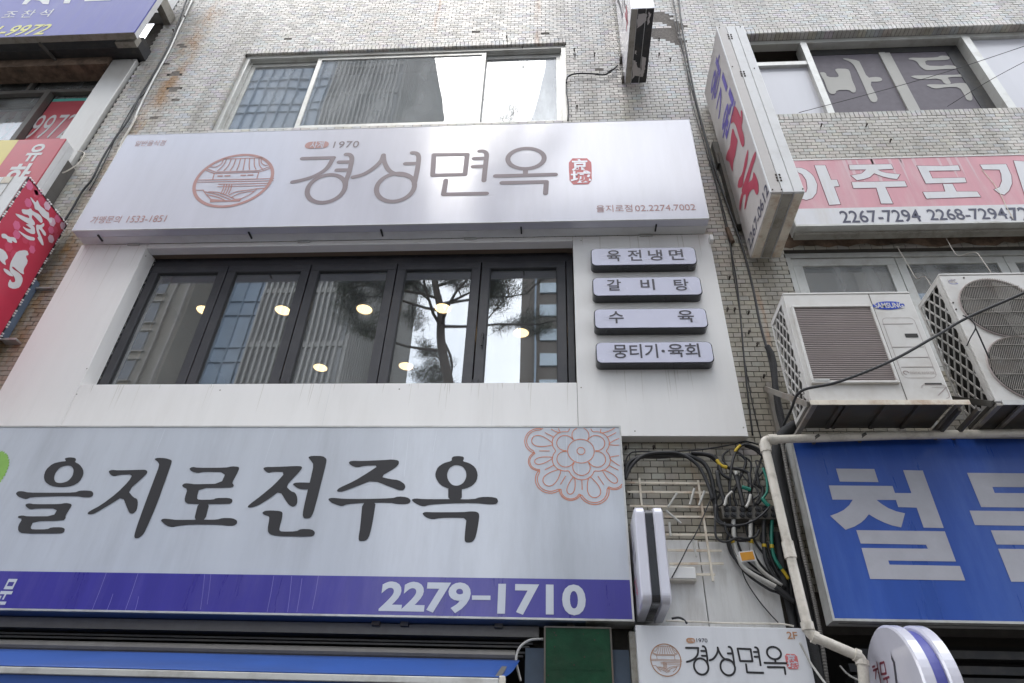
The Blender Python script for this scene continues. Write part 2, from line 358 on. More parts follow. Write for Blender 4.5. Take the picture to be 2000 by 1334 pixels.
# pearly glazed wall tile: colour chosen tile by tile, plus grime and rust that belong to the wall
def tile_material():
    m, nt, bs = nt_new('pearl_glazed_tile'); N = nt.nodes.new
    geo = N("ShaderNodeNewGeometry"); sx = N("ShaderNodeSeparateXYZ"); L(nt, geo.outputs["Position"], sx.inputs[0])
    def math_(op, a, b=None, c=None):
        n = N("ShaderNodeMath"); n.operation = op
        for i, q in enumerate((a, b, c)):
            if q is None: continue
            if isinstance(q, (int, float)): n.inputs[i].default_value = q
            else: L(nt, q, n.inputs[i])
        return n.outputs[0]
    row = math_('FLOOR', math_('MULTIPLY', sx.outputs[2], 20.0))
    par = math_('FLOORED_MODULO', row, 2.0)
    colx = math_('FLOOR', math_('ADD', math_('MULTIPLY', sx.outputs[0], 10.0), math_('MULTIPLY', par, .5)))
    cb = N("ShaderNodeCombineXYZ"); L(nt, colx, cb.inputs[0]); L(nt, row, cb.inputs[1])
    wn = N("ShaderNodeTexWhiteNoise"); wn.noise_dimensions = '2D'; L(nt, cb.outputs[0], wn.inputs["Vector"])
    rp = N("ShaderNodeValToRGB"); cr = rp.color_ramp; cr.interpolation = 'CONSTANT'
    pal = [(0, (.54, .515, .475)), (.22, (.58, .555, .52)), (.42, (.58, .52, .49)), (.55, (.52, .555, .54)), (.64, (.57, .55, .475)), (.73, (.51, .53, .565)), (.80, (.46, .445, .425)), (.88, (.63, .615, .60)), (.95, (.55, .50, .545))]
    cr.elements[0].position = 0; cr.elements[0].color = rgba(pal[0][1]); cr.elements[1].position = pal[1][0]; cr.elements[1].color = rgba(pal[1][1])
    for p, c in pal[2:]:
        e = cr.elements.new(p); e.color = rgba(c)
    L(nt, wn.outputs["Value"], rp.inputs[0]); out = rp.outputs[0]
    def noise(scale, sc=(1, 1, 1), det=6, rough=.6):
        n = N("ShaderNodeTexNoise"); n.inputs["Scale"].default_value = scale; n.inputs["Detail"].default_value = det; n.inputs["Roughness"].default_value = rough
        mp = N("ShaderNodeMapping"); mp.inputs["Scale"].default_value = sc; L(nt, geo.outputs["Position"], mp.inputs[0]); L(nt, mp.outputs[0], n.inputs["Vector"]); return n.outputs["Fac"]
    def ramp(f, a, b, lo=0.0, hi=1.0):
        n = N("ShaderNodeMapRange"); n.inputs[1].default_value = a; n.inputs[2].default_value = b; n.inputs[3].default_value = lo; n.inputs[4].default_value = hi
        L(nt, f, n.inputs[0]); return n.outputs[0]
    def mixc(f, c, blend='MIX'):
        nonlocal out
        n = N("ShaderNodeMix"); n.data_type = 'RGBA'; n.blend_type = blend; L(nt, f, n.inputs[0]); L(nt, out, n.inputs[6]); n.inputs[7].default_value = rgba(c); out = n.outputs[2]
    # yellow-olive grime settled on the lower storeys; thinned up top, imitating brighter sky light
    low = ramp(sx.outputs[2], 8.8, 4.6, .05, .82)
    mixc(math_('MULTIPLY', low, ramp(noise(1.3), .3, .7, .5, 1.0)), (.34, .30, .205), 'MIX')
    # vertical water streaks
    mixc(math_('MULTIPLY', ramp(noise(5, (1, 1, .10), 8, .7), .46, .68), .6), (.20, .18, .145), 'MIX')
    mixc(math_('MULTIPLY', ramp(noise(.55, (1, 1, 1), 5, .6), .45, .62), .4), (.30, .27, .225), 'MIX')
    mixc(ramp(noise(9, (1, 1, 1), 8, .75), .52, .75, 0, .3), (.22, .21, .18), 'MIX')
    # rust run along the left conduit, one band leaning with it
    ax = math_('ABSOLUTE', math_('ADD', sx.outputs[0], math_('MULTIPLY_ADD', sx.outputs[2], -.03, 5.08)))
    band = ramp(ax, .22, .02, 0, 1)
    rust = math_('MULTIPLY', band, ramp(noise(4.5, (1, 1, .45), 8, .7), .42, .6, 0, .9))
    mixc(rust, (.36, .19, .06), 'MIX')
    for xc, z0, z1, w in ((-1.55, 10.0, 12.2, .05), (-.2, 9.6, 11.3, .06), (1.78, 4.9, 5.7, .035), (1.02, 3.5, 4.1, .04), (-5.05, 5.6, 6.1, .2)):
        a2 = math_('ABSOLUTE', math_('SUBTRACT', sx.outputs[0], xc))
        f = math_('MULTIPLY', ramp(a2, w, w * .2, 0, 1), math_('MULTIPLY', ramp(sx.outputs[2], z0, z0 + .2), ramp(sx.outputs[2], z1, z1 - .3)))
        mixc(math_('MULTIPLY', f, ramp(noise(14, (1, 1, .2)), .4, .6, .1, .75)), (.33, .15, .06), 'MIX')
    L(nt, out, bs.inputs["Base Color"])
    L(nt, ramp(wn.outputs["Value"], 0, 1, .28, .46), bs.inputs["Roughness"])
    bs.inputs["Coat Weight"].default_value = .12; bs.inputs["Coat Roughness"].default_value = .2
    # glaze is not quite flat from tile to tile
    wn2 = N("ShaderNodeTexWhiteNoise"); wn2.noise_dimensions = '2D'; L(nt, cb.outputs[0], wn2.inputs["Vector"])
    vm = N("ShaderNodeVectorMath"); vm.operation = 'SUBTRACT'; vm.inputs[1].default_value = (.5, .5, .5); L(nt, wn2.outputs["Color"], vm.inputs[0])
    vs = N("ShaderNodeVectorMath"); vs.operation = 'SCALE'; vs.inputs["Scale"].default_value = .04; L(nt, vm.outputs[0], vs.inputs[0])
    va = N("ShaderNodeVectorMath"); va.operation = 'ADD'; L(nt, geo.outputs["Normal"], va.inputs[0]); L(nt, vs.outputs[0], va.inputs[1])
    vn = N("ShaderNodeVectorMath"); vn.operation = 'NORMALIZE'; L(nt, va.outputs[0], vn.inputs[0]); L(nt, vn.outputs[0], bs.inputs["Normal"])
    return m
M['tile'] = tile_material()

# ------------------------------------------------------------------ flat print (lettering, logos) from outlines and strokes
def disc(c, r, n=10): return [(c[0] + r * math.cos(2 * math.pi * k / n), c[1] + r * math.sin(2 * math.pi * k / n)) for k in range(n)]
def stroke_polys(pts, w, closed=False, caps=True):
    out = []; n = len(pts); h = w / 2
    for i in range(n if closed else n - 1):
        a = pts[i]; b = pts[(i + 1) % n]; dx, dy = b[0] - a[0], b[1] - a[1]; l = math.hypot(dx, dy)
        if l < 1e-6: continue
        nx, ny = -dy / l * h, dx / l * h
        out.append([(a[0] + nx, a[1] + ny), (a[0] - nx, a[1] - ny), (b[0] - nx, b[1] - ny), (b[0] + nx, b[1] + ny)])
    for i, p in enumerate(pts):
        if not closed and not caps and i in (0, n - 1): continue
        out.append(disc(p, h, 12 if w > .03 else 7))
    return out
def cdt_union(polys, holes=()):
    V = []; F = []
    for p in list(polys) + list(holes):
        # counter-clockwise
        a = sum(p[i][0] * p[(i + 1) % len(p)][1] - p[(i + 1) % len(p)][0] * p[i][1] for i in range(len(p)))
        if a < 0: p = p[::-1]
        n = len(V); V += [Vector(q) for q in p]; F.append(list(range(n, n + len(p))))
    r = delaunay_2d_cdt(V, [], F, 1, 1e-6, True)
    np_ = len(polys); faces = []
    for f, ids in zip(r[2], r[5]):
        ids = set(ids)
        if any(i < np_ for i in ids) and not any(i >= np_ for i in ids): faces.append(f)
    return r[0], faces
def decal(name, parent, m, frame, polys, holes=(), lift=.0025):
    """polys in the (u, v) of frame = (origin, u axis, v axis, outward normal)."""
    O, U, W, Nn = frame
    v, f = cdt_union(polys, holes)
    mb = MB(); mb.v = [tuple(O + U * p[0] + W * p[1] + Nn * lift) for p in v]
    nrm = U.cross(W)
    mb.f = [tuple(q) if nrm.dot(Nn) > 0 else tuple(reversed(q)) for q in f]
    return mb.build(name, m, parent)
def facade(Y): return (Vector((0, Y, 0)), Vector((1, 0, 0)), Vector((0, 0, 1)), Vector((0, -1, 0)))
def uv(Y, x, y):
    p = P(x, y, Y); return (p.x, p.z)
def text_mesh(body, bold=0.0, spacing=1.0, shear=0.0):
    c = bpy.data.curves.new('tmp', 'FONT'); c.body = body; c.offset = bold; c.space_character = spacing; c.shear = shear; c.resolution_u = 4
    o = bpy.data.objects.new('tmp', c); COL.objects.link(o)
    dg = bpy.context.evaluated_depsgraph_get(); dg.update()
    me = bpy.data.meshes.new_from_object(o.evaluated_get(dg))
    v = [(q.co.x, q.co.y) for q in me.vertices]; f = [tuple(p.vertices) for p in me.polygons]
    bpy.data.objects.remove(o); bpy.data.curves.remove(c); bpy.data.meshes.remove(me)
    return v, f
def text_on(name, body, parent, m, O, U, W, Nn, bold=0.0, spacing=1.0, shear=0.0, lift=.0025):
    """text whose bounding box fills origin O + U (width vector) + W (height vector)."""
    v, f = text_mesh(body, bold, spacing, shear)
    x0 = min(q[0] for q in v); x1 = max(q[0] for q in v); y0 = min(q[1] for q in v); y1 = max(q[1] for q in v)
    mb = MB(); mb.v = [tuple(O + U * ((q[0] - x0) / (x1 - x0)) + W * ((q[1] - y0) / (y1 - y0)) + Nn * lift) for q in v]
    nrm = U.cross(W)
    mb.f = f if nrm.dot(Nn) > 0 else [tuple(reversed(q)) for q in f]
    return mb.build(name, m, parent)
def text_px(name, body, parent, m, Y, ll, ur, **k):
    a = P(ll[0], ll[1], Y); b = P(ur[0], ur[1], Y)
    return text_on(name, body, parent, m, Vector((a.x, Y, a.z)), Vector((b.x - a.x, 0, 0)), Vector((0, 0, b.z - a.z)), Vector((0, -1, 0)), **k)
def holes_rects(x0, x1, z0, z1, ops):
    xs = sorted({x0, x1} | {min(max(o[i], x0), x1) for o in ops for i in (0, 1)})
    zs = sorted({z0, z1} | {min(max(o[i], z0), z1) for o in ops for i in (2, 3)})
    out = []
    for j in range(len(zs) - 1):
        run = None
        for i in range(len(xs) - 1):
            cx = (xs[i] + xs[i + 1]) / 2; cz = (zs[j] + zs[j + 1]) / 2
            solid = not any(o[0] < cx < o[1] and o[2] < cz < o[3] for o in ops)
            if solid:
                if run: run[1] = xs[i + 1]
                else: run = [xs[i], xs[i + 1], zs[j], zs[j + 1]]
            if (not solid or i == len(xs) - 2) and run:
                out.append(tuple(run)); run = None
    return out

# ================================================================== GROUND
structure(MB().box(-150, 150, -150, 150, -.6, -.13).build('road', M['road']))
structure(MB().box(-60, 60, -2.6, 4.69, -.5, 0).build('pavement', M['pave']))
structure(MB().box(-60, 60, -25, -17, -.5, 0).build('pavement_opposite', M['pave']))

# ================================================================== TILED BUILDING
YW = 4.70
bld = thing('tiled_building', (2, 4.8, 0), 'three storey building clad in pearly grey glazed tiles behind all the signboards', 'building')
OPS = {'U': (-3.98, .16, 8.15, 9.75), 'F': (-4.05, .19, 4.50, 6.20), 'B': (2.36, 8.0, 8.15, 9.80), 'A': (2.11, 8.0, 4.75, 6.10),
       'G': (-5.2, -.20, -.1, 2.66), 'H': (1.55, 8.0, -.1, 2.74)}
core = MB()
for r in holes_rects(-5.37, 13.0, -.1, 13.5, OPS.values()): core.box(r[0], r[1], YW + .006, 4.95, r[2], r[3])
core.build('wall', M['grout'], bld)
MB().box(-5.37, -5.2, 4.951, 16, 0, 13.5).build('side_wall', M['old_wall'], bld)
MB().box(12.8, 13.0, 4.951, 16, 0, 13.5).build('side_wall', M['old_wall'], bld)
MB().box(-5.37, 13.0, 4.951, 16, 13.51, 13.7).box(-5.45, 13.1, 4.6, 4.949, 13.51, 13.75).build('roof', M['concrete'], bld)
# --- tiles
missing = [(1.22, 10.35, .10), (1.36, 10.27, .16), (1.50, 10.15, .10), (1.58, 10.02, .12), (1.35, 9.86, .16), (1.47, 9.86, .13), (1.50, 9.76, .09), (1.55, 9.66, .09), (.90, 9.2, .04),
           (-4.92, 9.98, .07), (-4.80, 9.35, .06), (-4.70, 9.0, .07), (-4.6, 8.75, .05), (-5.0, 9.55, .04), (.55, 9.15, .05), (-3.5, 10.1, .05), (-1.0, 10.05, .05), (-4.75, 8.45, .05), (-.1, 9.95, .04)]
def clipped(x0, x1, z0, z1, ops):
    for a, b, c, d in ops:
        if x1 <= a + .004 or x0 >= b - .004 or z1 <= c + .004 or z0 >= d - .004: continue
        if z0 >= c - .004 and z1 <= d + .004:
            if x0 < a and x1 > a: x1 = a; continue
            if x1 > b and x0 < b: x0 = b; continue
            return None
        return None
    return (x0, x1, z0, z1) if x1 - x0 > .012 else None
SOLD = [(-3.98, .16, 9.75, 9.85), (2.36, 8.0, 9.80, 9.90), (2.36, 8.0, 8.05, 8.15)]
big = MB(); singles = []
J = .0032
for row in range(int(3.0 / .05), int(13.4 / .05)):
    z0 = row * .05; par = row % 2
    k = int(-5.4 / .1)
    while True:
        x0 = (k - .5 * par) / 10; x1 = x0 + .1; k += 1
        if x0 > 7.4: break
        x0 = max(x0, -5.368)
        if x1 - x0 < .02: continue
        c = clipped(x0, x1, z0, z0 + .05, list(OPS.values()) + SOLD)
        if not c: continue
        if -4.62 < (c[0] + c[1]) / 2 < 1.38 and 4.15 < z0 < 6.15: continue      # nothing to see behind the white cladding
        if -5.3 < c[0] < .3 and z0 < 4.1: continue
        cx = (c[0] + c[1]) / 2; cz = z0 + .025
        if any((cx - a) ** 2 + (cz - b) ** 2 * 1.6 < r * r for a, b, r in missing): continue
        dy = random.uniform(-.0012, .0012)
        t = (c[0] + J, c[1] - J, YW + dy, YW + .010, c[2] + J, c[3] - J)
        vis = (1.45 < cx < 2.05 and 3.95 < cz < 6.3) or (.55 < cx < 1.55 and 3.3 < cz < 4.12)
        if vis and abs(c[1] - c[0] - .1) < .001: singles.append(t)
        else: big.front(*t)
singles.sort(key=lambda t: t[4])
tmesh = None
for t in singles[:295]:
    if tmesh is None:
        tb = MB().front(-.05 + J, .05 - J, 0, .010, -.025 + J, .025 - J)
        o = tb.build('tile', M['tile']); tmesh = o.data
    else:
        o = bpy.data.objects.new('tile', tmesh); COL.objects.link(o)
    o.parent = bld
    o.location = Vector(((t[0] + t[1]) / 2, t[2], (t[4] + t[5]) / 2)) - ORG[bld.name]
for t in singles[295:]: big.front(*t)
for a, b, c, d in SOLD:
    x = a
    while x < b - .01:
        big.front(x + J, min(x + .05, b) - J, YW - .001 + random.uniform(-.001, .001), YW + .010, c + J, d - J); x += .05
stuff(big.build('small_wall_tiles', M['tile'], bld))
sof = MB()
for a, b, z in ((-3.98, .16, 9.75), (2.36, 7.4, 9.80)):
    x = a
    while x < b - .01:
        sof.box(x + J, min(x + .05, b) - J, YW + .004, YW + .098, z - .007, z + .002); x += .05
x = 8.15
for zz in range(int((9.75 - 8.15) / .05)):
    z = 8.15 + zz * .05
    for X0, X1 in ((-3.982, -3.974), (.154, .162)): sof.box(X0, X1, YW + .004, YW + .05, z + J, z + .05 - J)
stuff(sof.build('reveal_tiles', M['tile'], bld))
for a, b, r in missing:
    MB().box(a - r * 1.1, a + r * 1.1, YW + .0030 + (a * 7 + b) % 1 * .0014, YW + .0072, b - r * .9, b + r * .9).build('bare_mortar', M['mortar'], bld)
# --- rooms behind the openings
def room(x0, x1, z0, z1, y1, mw, mc, y0=4.951):
    MB().box(x0 - .1, x1 + .1, y1, y1 + .1, z0 - .1, z1 + .1).box(x0 - .2, x0 - .1, y0, y1, z0 - .1, z1 + .1).box(x1 + .1, x1 + .2, y0, y1, z0 - .1, z1 + .1).box(x0 - .2, x1 + .2, y0, y1 + .1, z0 - .2, z0 - .1).build('room_wall', mw, bld)
    MB().box(x0 - .2, x1 + .2, y0, y1 + .1, z1 + .1, z1 + .2).build('ceiling', mc, bld)
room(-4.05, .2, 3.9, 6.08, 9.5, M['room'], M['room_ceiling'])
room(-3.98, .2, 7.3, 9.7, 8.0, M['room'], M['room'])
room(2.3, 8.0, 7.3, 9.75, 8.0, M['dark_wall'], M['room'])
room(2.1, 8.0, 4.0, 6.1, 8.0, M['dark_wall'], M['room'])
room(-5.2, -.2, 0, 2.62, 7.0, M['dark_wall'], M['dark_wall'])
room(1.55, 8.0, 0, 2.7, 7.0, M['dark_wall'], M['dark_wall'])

def X_(px, py, Y): return P(px, py, Y).x
def Z_(px, py, Y): return P(px, py, Y).z
# --- upper sliding window over the big signboard
win = MB().ring(-3.975, .155, 8.15, 9.742, .055, 4.735, 4.84).build('window', M['alu_win'], bld)
MB().ring(-3.92, .10, 8.205, 9.687, .018, 4.785, 4.80).build('track', M['alu_win'], win)
xa = X_(615, 140, 4.77); xb = X_(950, 110, 4.77)
def sash(x0, x1, z0, z1, w, y0, y1, m, g, par, name='sash', pane='pane', gy=None):
    MB().ring(x0, x1, z0, z1, w, y0, y1).build(name, m, par, bevel=.003)
    gy = gy or (y0 + y1) / 2
    MB().box(x0 + w - .004, x1 - w + .004, gy - .003, gy + .003, z0 + w - .004, z1 - w + .004).build(pane, g, par)
sash(-3.915, xa + .05, 8.21, 9.66, .06, 4.803, 4.832, M['alu_win'], M['glass_old'], win)
sash(xa, xb, 8.21, 9.682, .055, 4.752, 4.782, M['alu_win'], M['glass_old'], win)
sash(xb - .05, .095, 8.21, 9.66, .06, 4.803, 4.832, M['alu_win'], M['glass_old'], win)
MB().box(-3.9, xb + .2, 5.02, 5.03, 8.0, 9.7).build('blind', M['curtain'], win)
MB().box(xb + .2, .15, 5.0, 5.01, 8.0, 9.7).build('blind', M['film'], win)

# --- charcoal folding window of the restaurant
YF = 4.775
fw = MB().ring(-4.02, .165, 4.50, 6.17, .06, YF, YF + .10, wt_=.10).build('folding_window', M['black_frame'], bld, bevel=.004)
zt = 6.065; zb = 4.56
edges = [(188, 346), (346 + 16, 545), (546, 736), (737, 922), (923, 1110)]
xs = [(-3.955, X_(363, 749, YF)), (X_(364, 749, YF), X_(545, 749, YF)), (X_(546.5, 749, YF), X_(736, 749, YF)), (X_(737, 749, YF), X_(922, 749, YF)), (X_(923.5, 749, YF), .10)]
for i, (a, b) in enumerate(xs):
    MB().ring(a + .002, b - .002, zb, zt, .082, YF - .012, YF + .045, wt_=.075, wb=.06).build('sash', M['black_frame'], fw, bevel=.005)
    MB().box(a + .08, b - .08, YF + .014, YF + .024, zb + .055, zt - .07).build('pane', M['glass'], fw)
    MB().ring(a + .082, b - .082, zb + .06, zt - .075, .008, YF - .004, YF + .013).build('gasket', M['black_plastic'], fw)
hx = X_(941, 665, YF - .05); hz = Z_(941, 652, YF - .05)
MB().box(hx - .012, hx + .012, YF - .03, YF - .0125, hz - .02, hz + .03).bar((hx, YF - .035, hz + .02), (hx, YF - .04, hz - .12), .016, .014).build('handle', M['black_plastic'], fw, bevel=.003)
MB().box(X_(230, 749, 4.93), X_(246, 749, 4.93), 4.92, 4.95, 4.5, 6.1).build('inner_jamb', M['jamb_wood'], fw)
for px_ in (556, 546, 934, 922):
    MB().box(X_(px_, 745, YF - .02) - .008, X_(px_, 745, YF - .02) + .008, YF - .022, YF - .0125, 4.60, 4.72).build('hinge', M['black_plastic'], fw)
MB().box(-4.05, .19, 4.615, YF - .001, 6.175, 6.19).build('soffit', M['room_ceiling'], fw)
# --- board-game club window (top right)
YB = 4.80
bw = MB().box(2.37, 8, YB, YB + .1, 9.715, 9.79).box(2.37, 8, YB, YB + .1, 8.152, 8.19)
s1 = (X_(1568, 80, YB), X_(1578, 80, YB)); s1 = (X_(1617, 217, YB) - .02, X_(1627, 217, YB)); s2 = (X_(1963, 207, YB), X_(1980, 207, YB))
bw.box(2.37, 2.42, YB, YB + .1, 8.19, 9.715).box(s1[0], s1[1], YB - .02, YB + .14, 8.19, 9.715).box(s2[0], s2[1], YB - .02, YB + .14, 8.19, 9.715).box(6.6, 6.66, YB, YB + .1, 8.19, 9.715)
bw = bw.build('window', M['alu_win'], bld)
zt_ = Z_(1540, 124, YB)
MB().box(2.42, s1[0] - .001, YB - .005, YB + .09, zt_ - .035, zt_ + .035).build('transom', M['alu_win'], bw)
MB().box(2.42, s1[0], YB + .04, YB + .046, 8.19, zt_ - .035).build('frosted_pane', M['film'], bw)
MB().box(s2[1], 6.6, YB + .04, YB + .046, 8.19, 9.715).build('frosted_pane', M['film'], bw)
MB().box(2.42, s1[0], YB + .15, YB + .6, zt_ + .02, zt_ + .05).box(2.5, 2.9, YB + .2, YB + .4, zt_ + .05, zt_ + .14).build('cluttered_shelf', M['spall'], bw)
yi = YB + .10
mx0, mx1 = X_(1709, 89, yi), X_(1730, 89, yi)
MB().box(s1[1] + .001, s2[0] - .001, yi, yi + .05, 9.60, 9.714).box(s1[1] + .001, s1[1] + .03, yi, yi + .05, 8.19, 9.599).box(s2[0] - .16, s2[0] - .001, yi, yi + .05, 8.19, 9.599).build('inner_frame', M['dark_metal'], bw)
mxm = X_(1785, 213, yi)
MB().box(mxm - .075, mxm - .003, yi - .012, yi + .03, 8.19, 9.598).box(mxm, mxm + .06, yi - .004, yi + .03, 8.19, 9.598).build('meeting_stile', M['sticker'], bw)
MB().box(s1[1] + .02, mxm - .07, yi + .012, yi + .018, 8.195, 9.6).build('pane', M['glass_old'], bw)
MB().box(mxm + .05, s2[0] - .15, yi + .012, yi + .018, 8.195, 9.6).build('pane', M['glass_old'], bw)
MB().box(s1[1] + .031, mxm - .076, yi + .0065, yi + .0095, 8.195, 9.599).build('insect_screen', M['mesh_screen'], bw)
MB().box(mxm + .061, s2[0] - .161, yi + .0065, yi + .0095, 8.195, 9.599).build('insect_screen', M['mesh_screen'], bw)
z5 = lambda x, y: uv(yi, 1600 + x / 5, y / 5)
ba = [[(0, 705), (60, 705), (78, 752), (185, 755), (190, 730), (150, 680), (180, 668), (280, 672), (300, 700), (320, 780), (358, 860), (355, 900), (325, 905), (290, 875), (170, 880), (158, 915), (110, 918), (80, 880), (50, 790), (20, 740)],
      [(222, 572), (255, 568), (385, 590), (405, 625), (470, 760), (540, 750), (600, 755), (618, 780), (590, 797), (485, 797), (570, 950), (565, 990), (530, 1000), (495, 980), (430, 820), (345, 640), (300, 600)]]
du = [[(865, 578), (890, 562), (1000, 565), (1150, 560), (1190, 542), (1250, 545), (1282, 565), (1250, 585), (1150, 588), (1030, 590), (1045, 640), (1200, 645), (1240, 635), (1320, 640), (1350, 655), (1330, 672), (1200, 675), (1100, 685), (1040, 685), (985, 650), (955, 600), (920, 585)],
      [(880, 738), (1100, 733), (1380, 730), (1440, 706), (1500, 710), (1522, 730), (1500, 748), (1250, 750), (1270, 780), (1290, 820), (1225, 820), (1185, 765), (1000, 775), (940, 765)],
      [(1042, 830), (1080, 822), (1250, 825), (1350, 810), (1430, 810), (1460, 835), (1502, 960), (1480, 985), (1440, 975), (1420, 930), (1370, 850), (1250, 848), (1150, 865), (1110, 860)]]
fr = facade(yi + .004)
decal('vinyl_lettering', bw, M['sticker'], fr, [chaikin([z5(*q) for q in p]) for p in ba])
decal('vinyl_lettering', bw, M['sticker'], fr, [chaikin([z5(*q) for q in p]) for p in du])
# --- windows behind the air conditioners
aw = MB().ring(2.115, 8.0, 4.76, 6.095, .055, 4.745, 4.85).build('window', M['alu_win'], bld)
x1_, x2_, x3_ = X_(1747, 510, 4.76), X_(1960, 505, 4.76), 5.3
sash(2.175, x1_, 4.83, 6.03, .085, 4.752, 4.79, M['alu_win'], M['glass_old'], aw)
sash(x1_ + .012, x2_, 4.83, 6.035, .075, 4.76, 4.80, M['alu_win'], M['glass_old'], aw)
sash(x2_ + .006, x3_, 4.83, 6.035, .075, 4.76, 4.80, M['alu_win'], M['glass_old'], aw)
MB().box(2.2, x1_, 4.9, 4.91, 4.8, 6.05).build('blind', M['panel_blue'], aw)
# --- spalled plaster and soffit between sign and those windows
random.seed(3)
sp = MB(); nx = 60
prev = None
for i in range(nx + 1):
    x = 2.0 + i * 5.2 / nx
    zz = 6.13 + random.uniform(-.03, .035); y = 4.672 + random.uniform(-.014, .014)
    cur = [(x, 4.70, 6.42), (x, 4.655 + random.uniform(-.008, .008), 6.41), (x, y, 6.27 + random.uniform(-.03, .03)), (x, y + .01, zz + .05), (x, 4.70, zz)]
    if prev:
        for k in range(4): sp.quad(prev[k], cur[k], cur[k + 1], prev[k + 1])
    prev = cur
stuff(sp.build('spalled_plaster', M['spall'], bld, recalc=True))
MB().box(2.05, 8, 4.60, 4.699, 7.20, 7.235).build('ledge_trim', M['alu_win'], bld)
# shopfront trims under the lower signboard
MB().box(-5.3, -.12, 4.56, 4.70, 2.655, 2.72).build('lintel_panel', M['grey_metal'], bld)
for n_, (z_, y_, m_) in enumerate(((2.625, 4.62, 'dark_metal'), (2.600, 4.60, 'dark_metal'), (2.570, 4.62, 'dark_metal'), (2.545, 4.60, 'dark_metal'))):
    MB().box(-5.3, -.16 - .02 * n_, y_, 4.69, z_, z_ + .012).build('shutter_rail', M[m_], bld)
for n_, z_ in enumerate((2.58, 2.50, 2.43, 2.36, 2.29)):
    MB().box(1.75, 8, 4.55 + .03 * (n_ % 2), 4.69, z_, z_ + .045).build('shutter_rail', M['dark_metal'], bld)
MB().box(-.205, .48, 4.60, 4.7, 0, 2.60).build('blue_board', M['panel_blue'], bld)
MB().box(.44, .49, 4.52, 4.61, 0, 2.69).build('corner_post', M['alu_dirty'], bld)

# loose bolts and nail stubs in the wall
bm_ = None
for (x, y) in ((1420, 608), (1434, 608), (1461, 614), (1478, 676), (1491, 738), (1424, 546), (1603, 248), (1691, 248), (1738, 278), (1222, 878), (1229, 965), (1276, 877), (368, 880), (362, 36), (205, 142), (340, 63), (1122, 100), (1123, 112), (1161, 109), (1287, 80), (1287, 109), (1309, 119), (1020, 95), (990, 75), (1127, 212), (1462, 652)):
    p = P(x, y, YW)
    if bm_ is None:
        ob = MB().tube([(0, 0, 0), (0, -.035, .004)], .007, 6).tube([(0, -.03, .004), (0, -.037, .004)], .012, 6).build('nail', M['bolt']); bm_ = ob.data
    else:
        ob = bpy.data.objects.new('nail', bm_); COL.objects.link(ob)
    ob.parent = bld; ob.location = p - ORG[bld.name]

# --- recessed lamps seen through the folding window
lamps = [((400, 605), 'first pane from the left, half behind the dark stile'), ((553, 605), 'second pane, beside its right stile'), ((712, 603), 'third pane, the larger upper one'), ((865, 601), 'fourth pane, in front of the pine reflection'),
         ((626, 717), 'third pane, the small low one'), ((793, 714), 'fourth pane, the small low one'), ((1018, 649), 'last pane on the right')]
for (x, y), wh in lamps:
    p = PZ(x, y, 6.176)
    t = thing('ceiling_light', (p.x, p.y, 6.18), 'round warm downlight glowing through the ' + wh, 'ceiling light', 'downlights inside the restaurant')
    r = .085
    mb = MB(); n = 24
    for k in range(n):
        a, b = 2 * math.pi * k / n, 2 * math.pi * (k + 1) / n
        mb.hexa([(p.x + math.cos(a) * r, p.y + math.sin(a) * r, 6.165), (p.x + math.cos(a) * (r + .014), p.y + math.sin(a) * (r + .014), 6.165), (p.x + math.cos(b) * (r + .014), p.y + math.sin(b) * (r + .014), 6.165), (p.x + math.cos(b) * r, p.y + math.sin(b) * r, 6.165),
                 (p.x + math.cos(a) * r, p.y + math.sin(a) * r, 6.18), (p.x + math.cos(a) * (r + .014), p.y + math.sin(a) * (r + .014), 6.18), (p.x + math.cos(b) * (r + .014), p.y + math.sin(b) * (r + .014), 6.18), (p.x + math.cos(b) * r, p.y + math.sin(b) * r, 6.18)])
    mb.build('trim', M['jamb_wood'], t)
    MB().prism([(p.x + math.cos(2 * math.pi * k / n) * (r - .001), p.y + math.sin(2 * math.pi * k / n) * (r - .001), 6.168) for k in range(n)], (0, 0, .01)).build('lens', M['lamp'], t)

# ================================================================== WHITE CLADDING round the folding window
cl = thing('wall_cladding', (-1.6, 4.6, 4.1), 'smooth white composite cladding framing the dark folding window', 'wall panel')
YC = 4.60
XL, XR, ZB, ZT = -4.655, 1.428, 4.105, 6.222
g = .0025
for (a, b, c, d) in ((XL, -3.975, ZB, ZT), (-3.972, .166, ZB, 4.587), (.169, XR, ZB, ZT), (-3.972, .166, 6.165, ZT)):
    MB().box(a, b, YC, 4.699, c, d).build('panel', M['clad'], cl, bevel=.003)
rv = MB()
rv.hexa([(-3.9745, 4.602, 4.588), (-3.9735, 4.602, 4.588), (-3.965, 4.775, 4.588), (-3.985, 4.775, 4.588), (-3.9745, 4.602, 6.17), (-3.9735, 4.602, 6.17), (-3.965, 4.775, 6.17), (-3.985, 4.775, 6.17)])
rv.box(-3.972, .166, 4.7, YF - .014, 4.57, 4.586)
rv.build('reveal', M['clad'], cl)
sl = MB(); random.seed(5)      # uneven silicone bead where reveal meets frame
for i in range(60):
    z = 4.59 + i * .0262; w = random.uniform(.004, .017)
    sl.box(-3.966, -3.966 + w, YF - .016, YF - .0125, z, z + .0262)
for i in range(150):
    x = -3.96 + i * .0272; w = random.uniform(.004, .016)
    sl.box(x, x + .0272, YF - .016, YF - .0125, 6.165 - w, 6.168)
stuff(sl.build('sealant_bead', M['black_plastic'], cl))
MB().box(.1662, .1688, 4.601, 4.62, ZB, 4.587).build('joint', M['mortar'], cl)
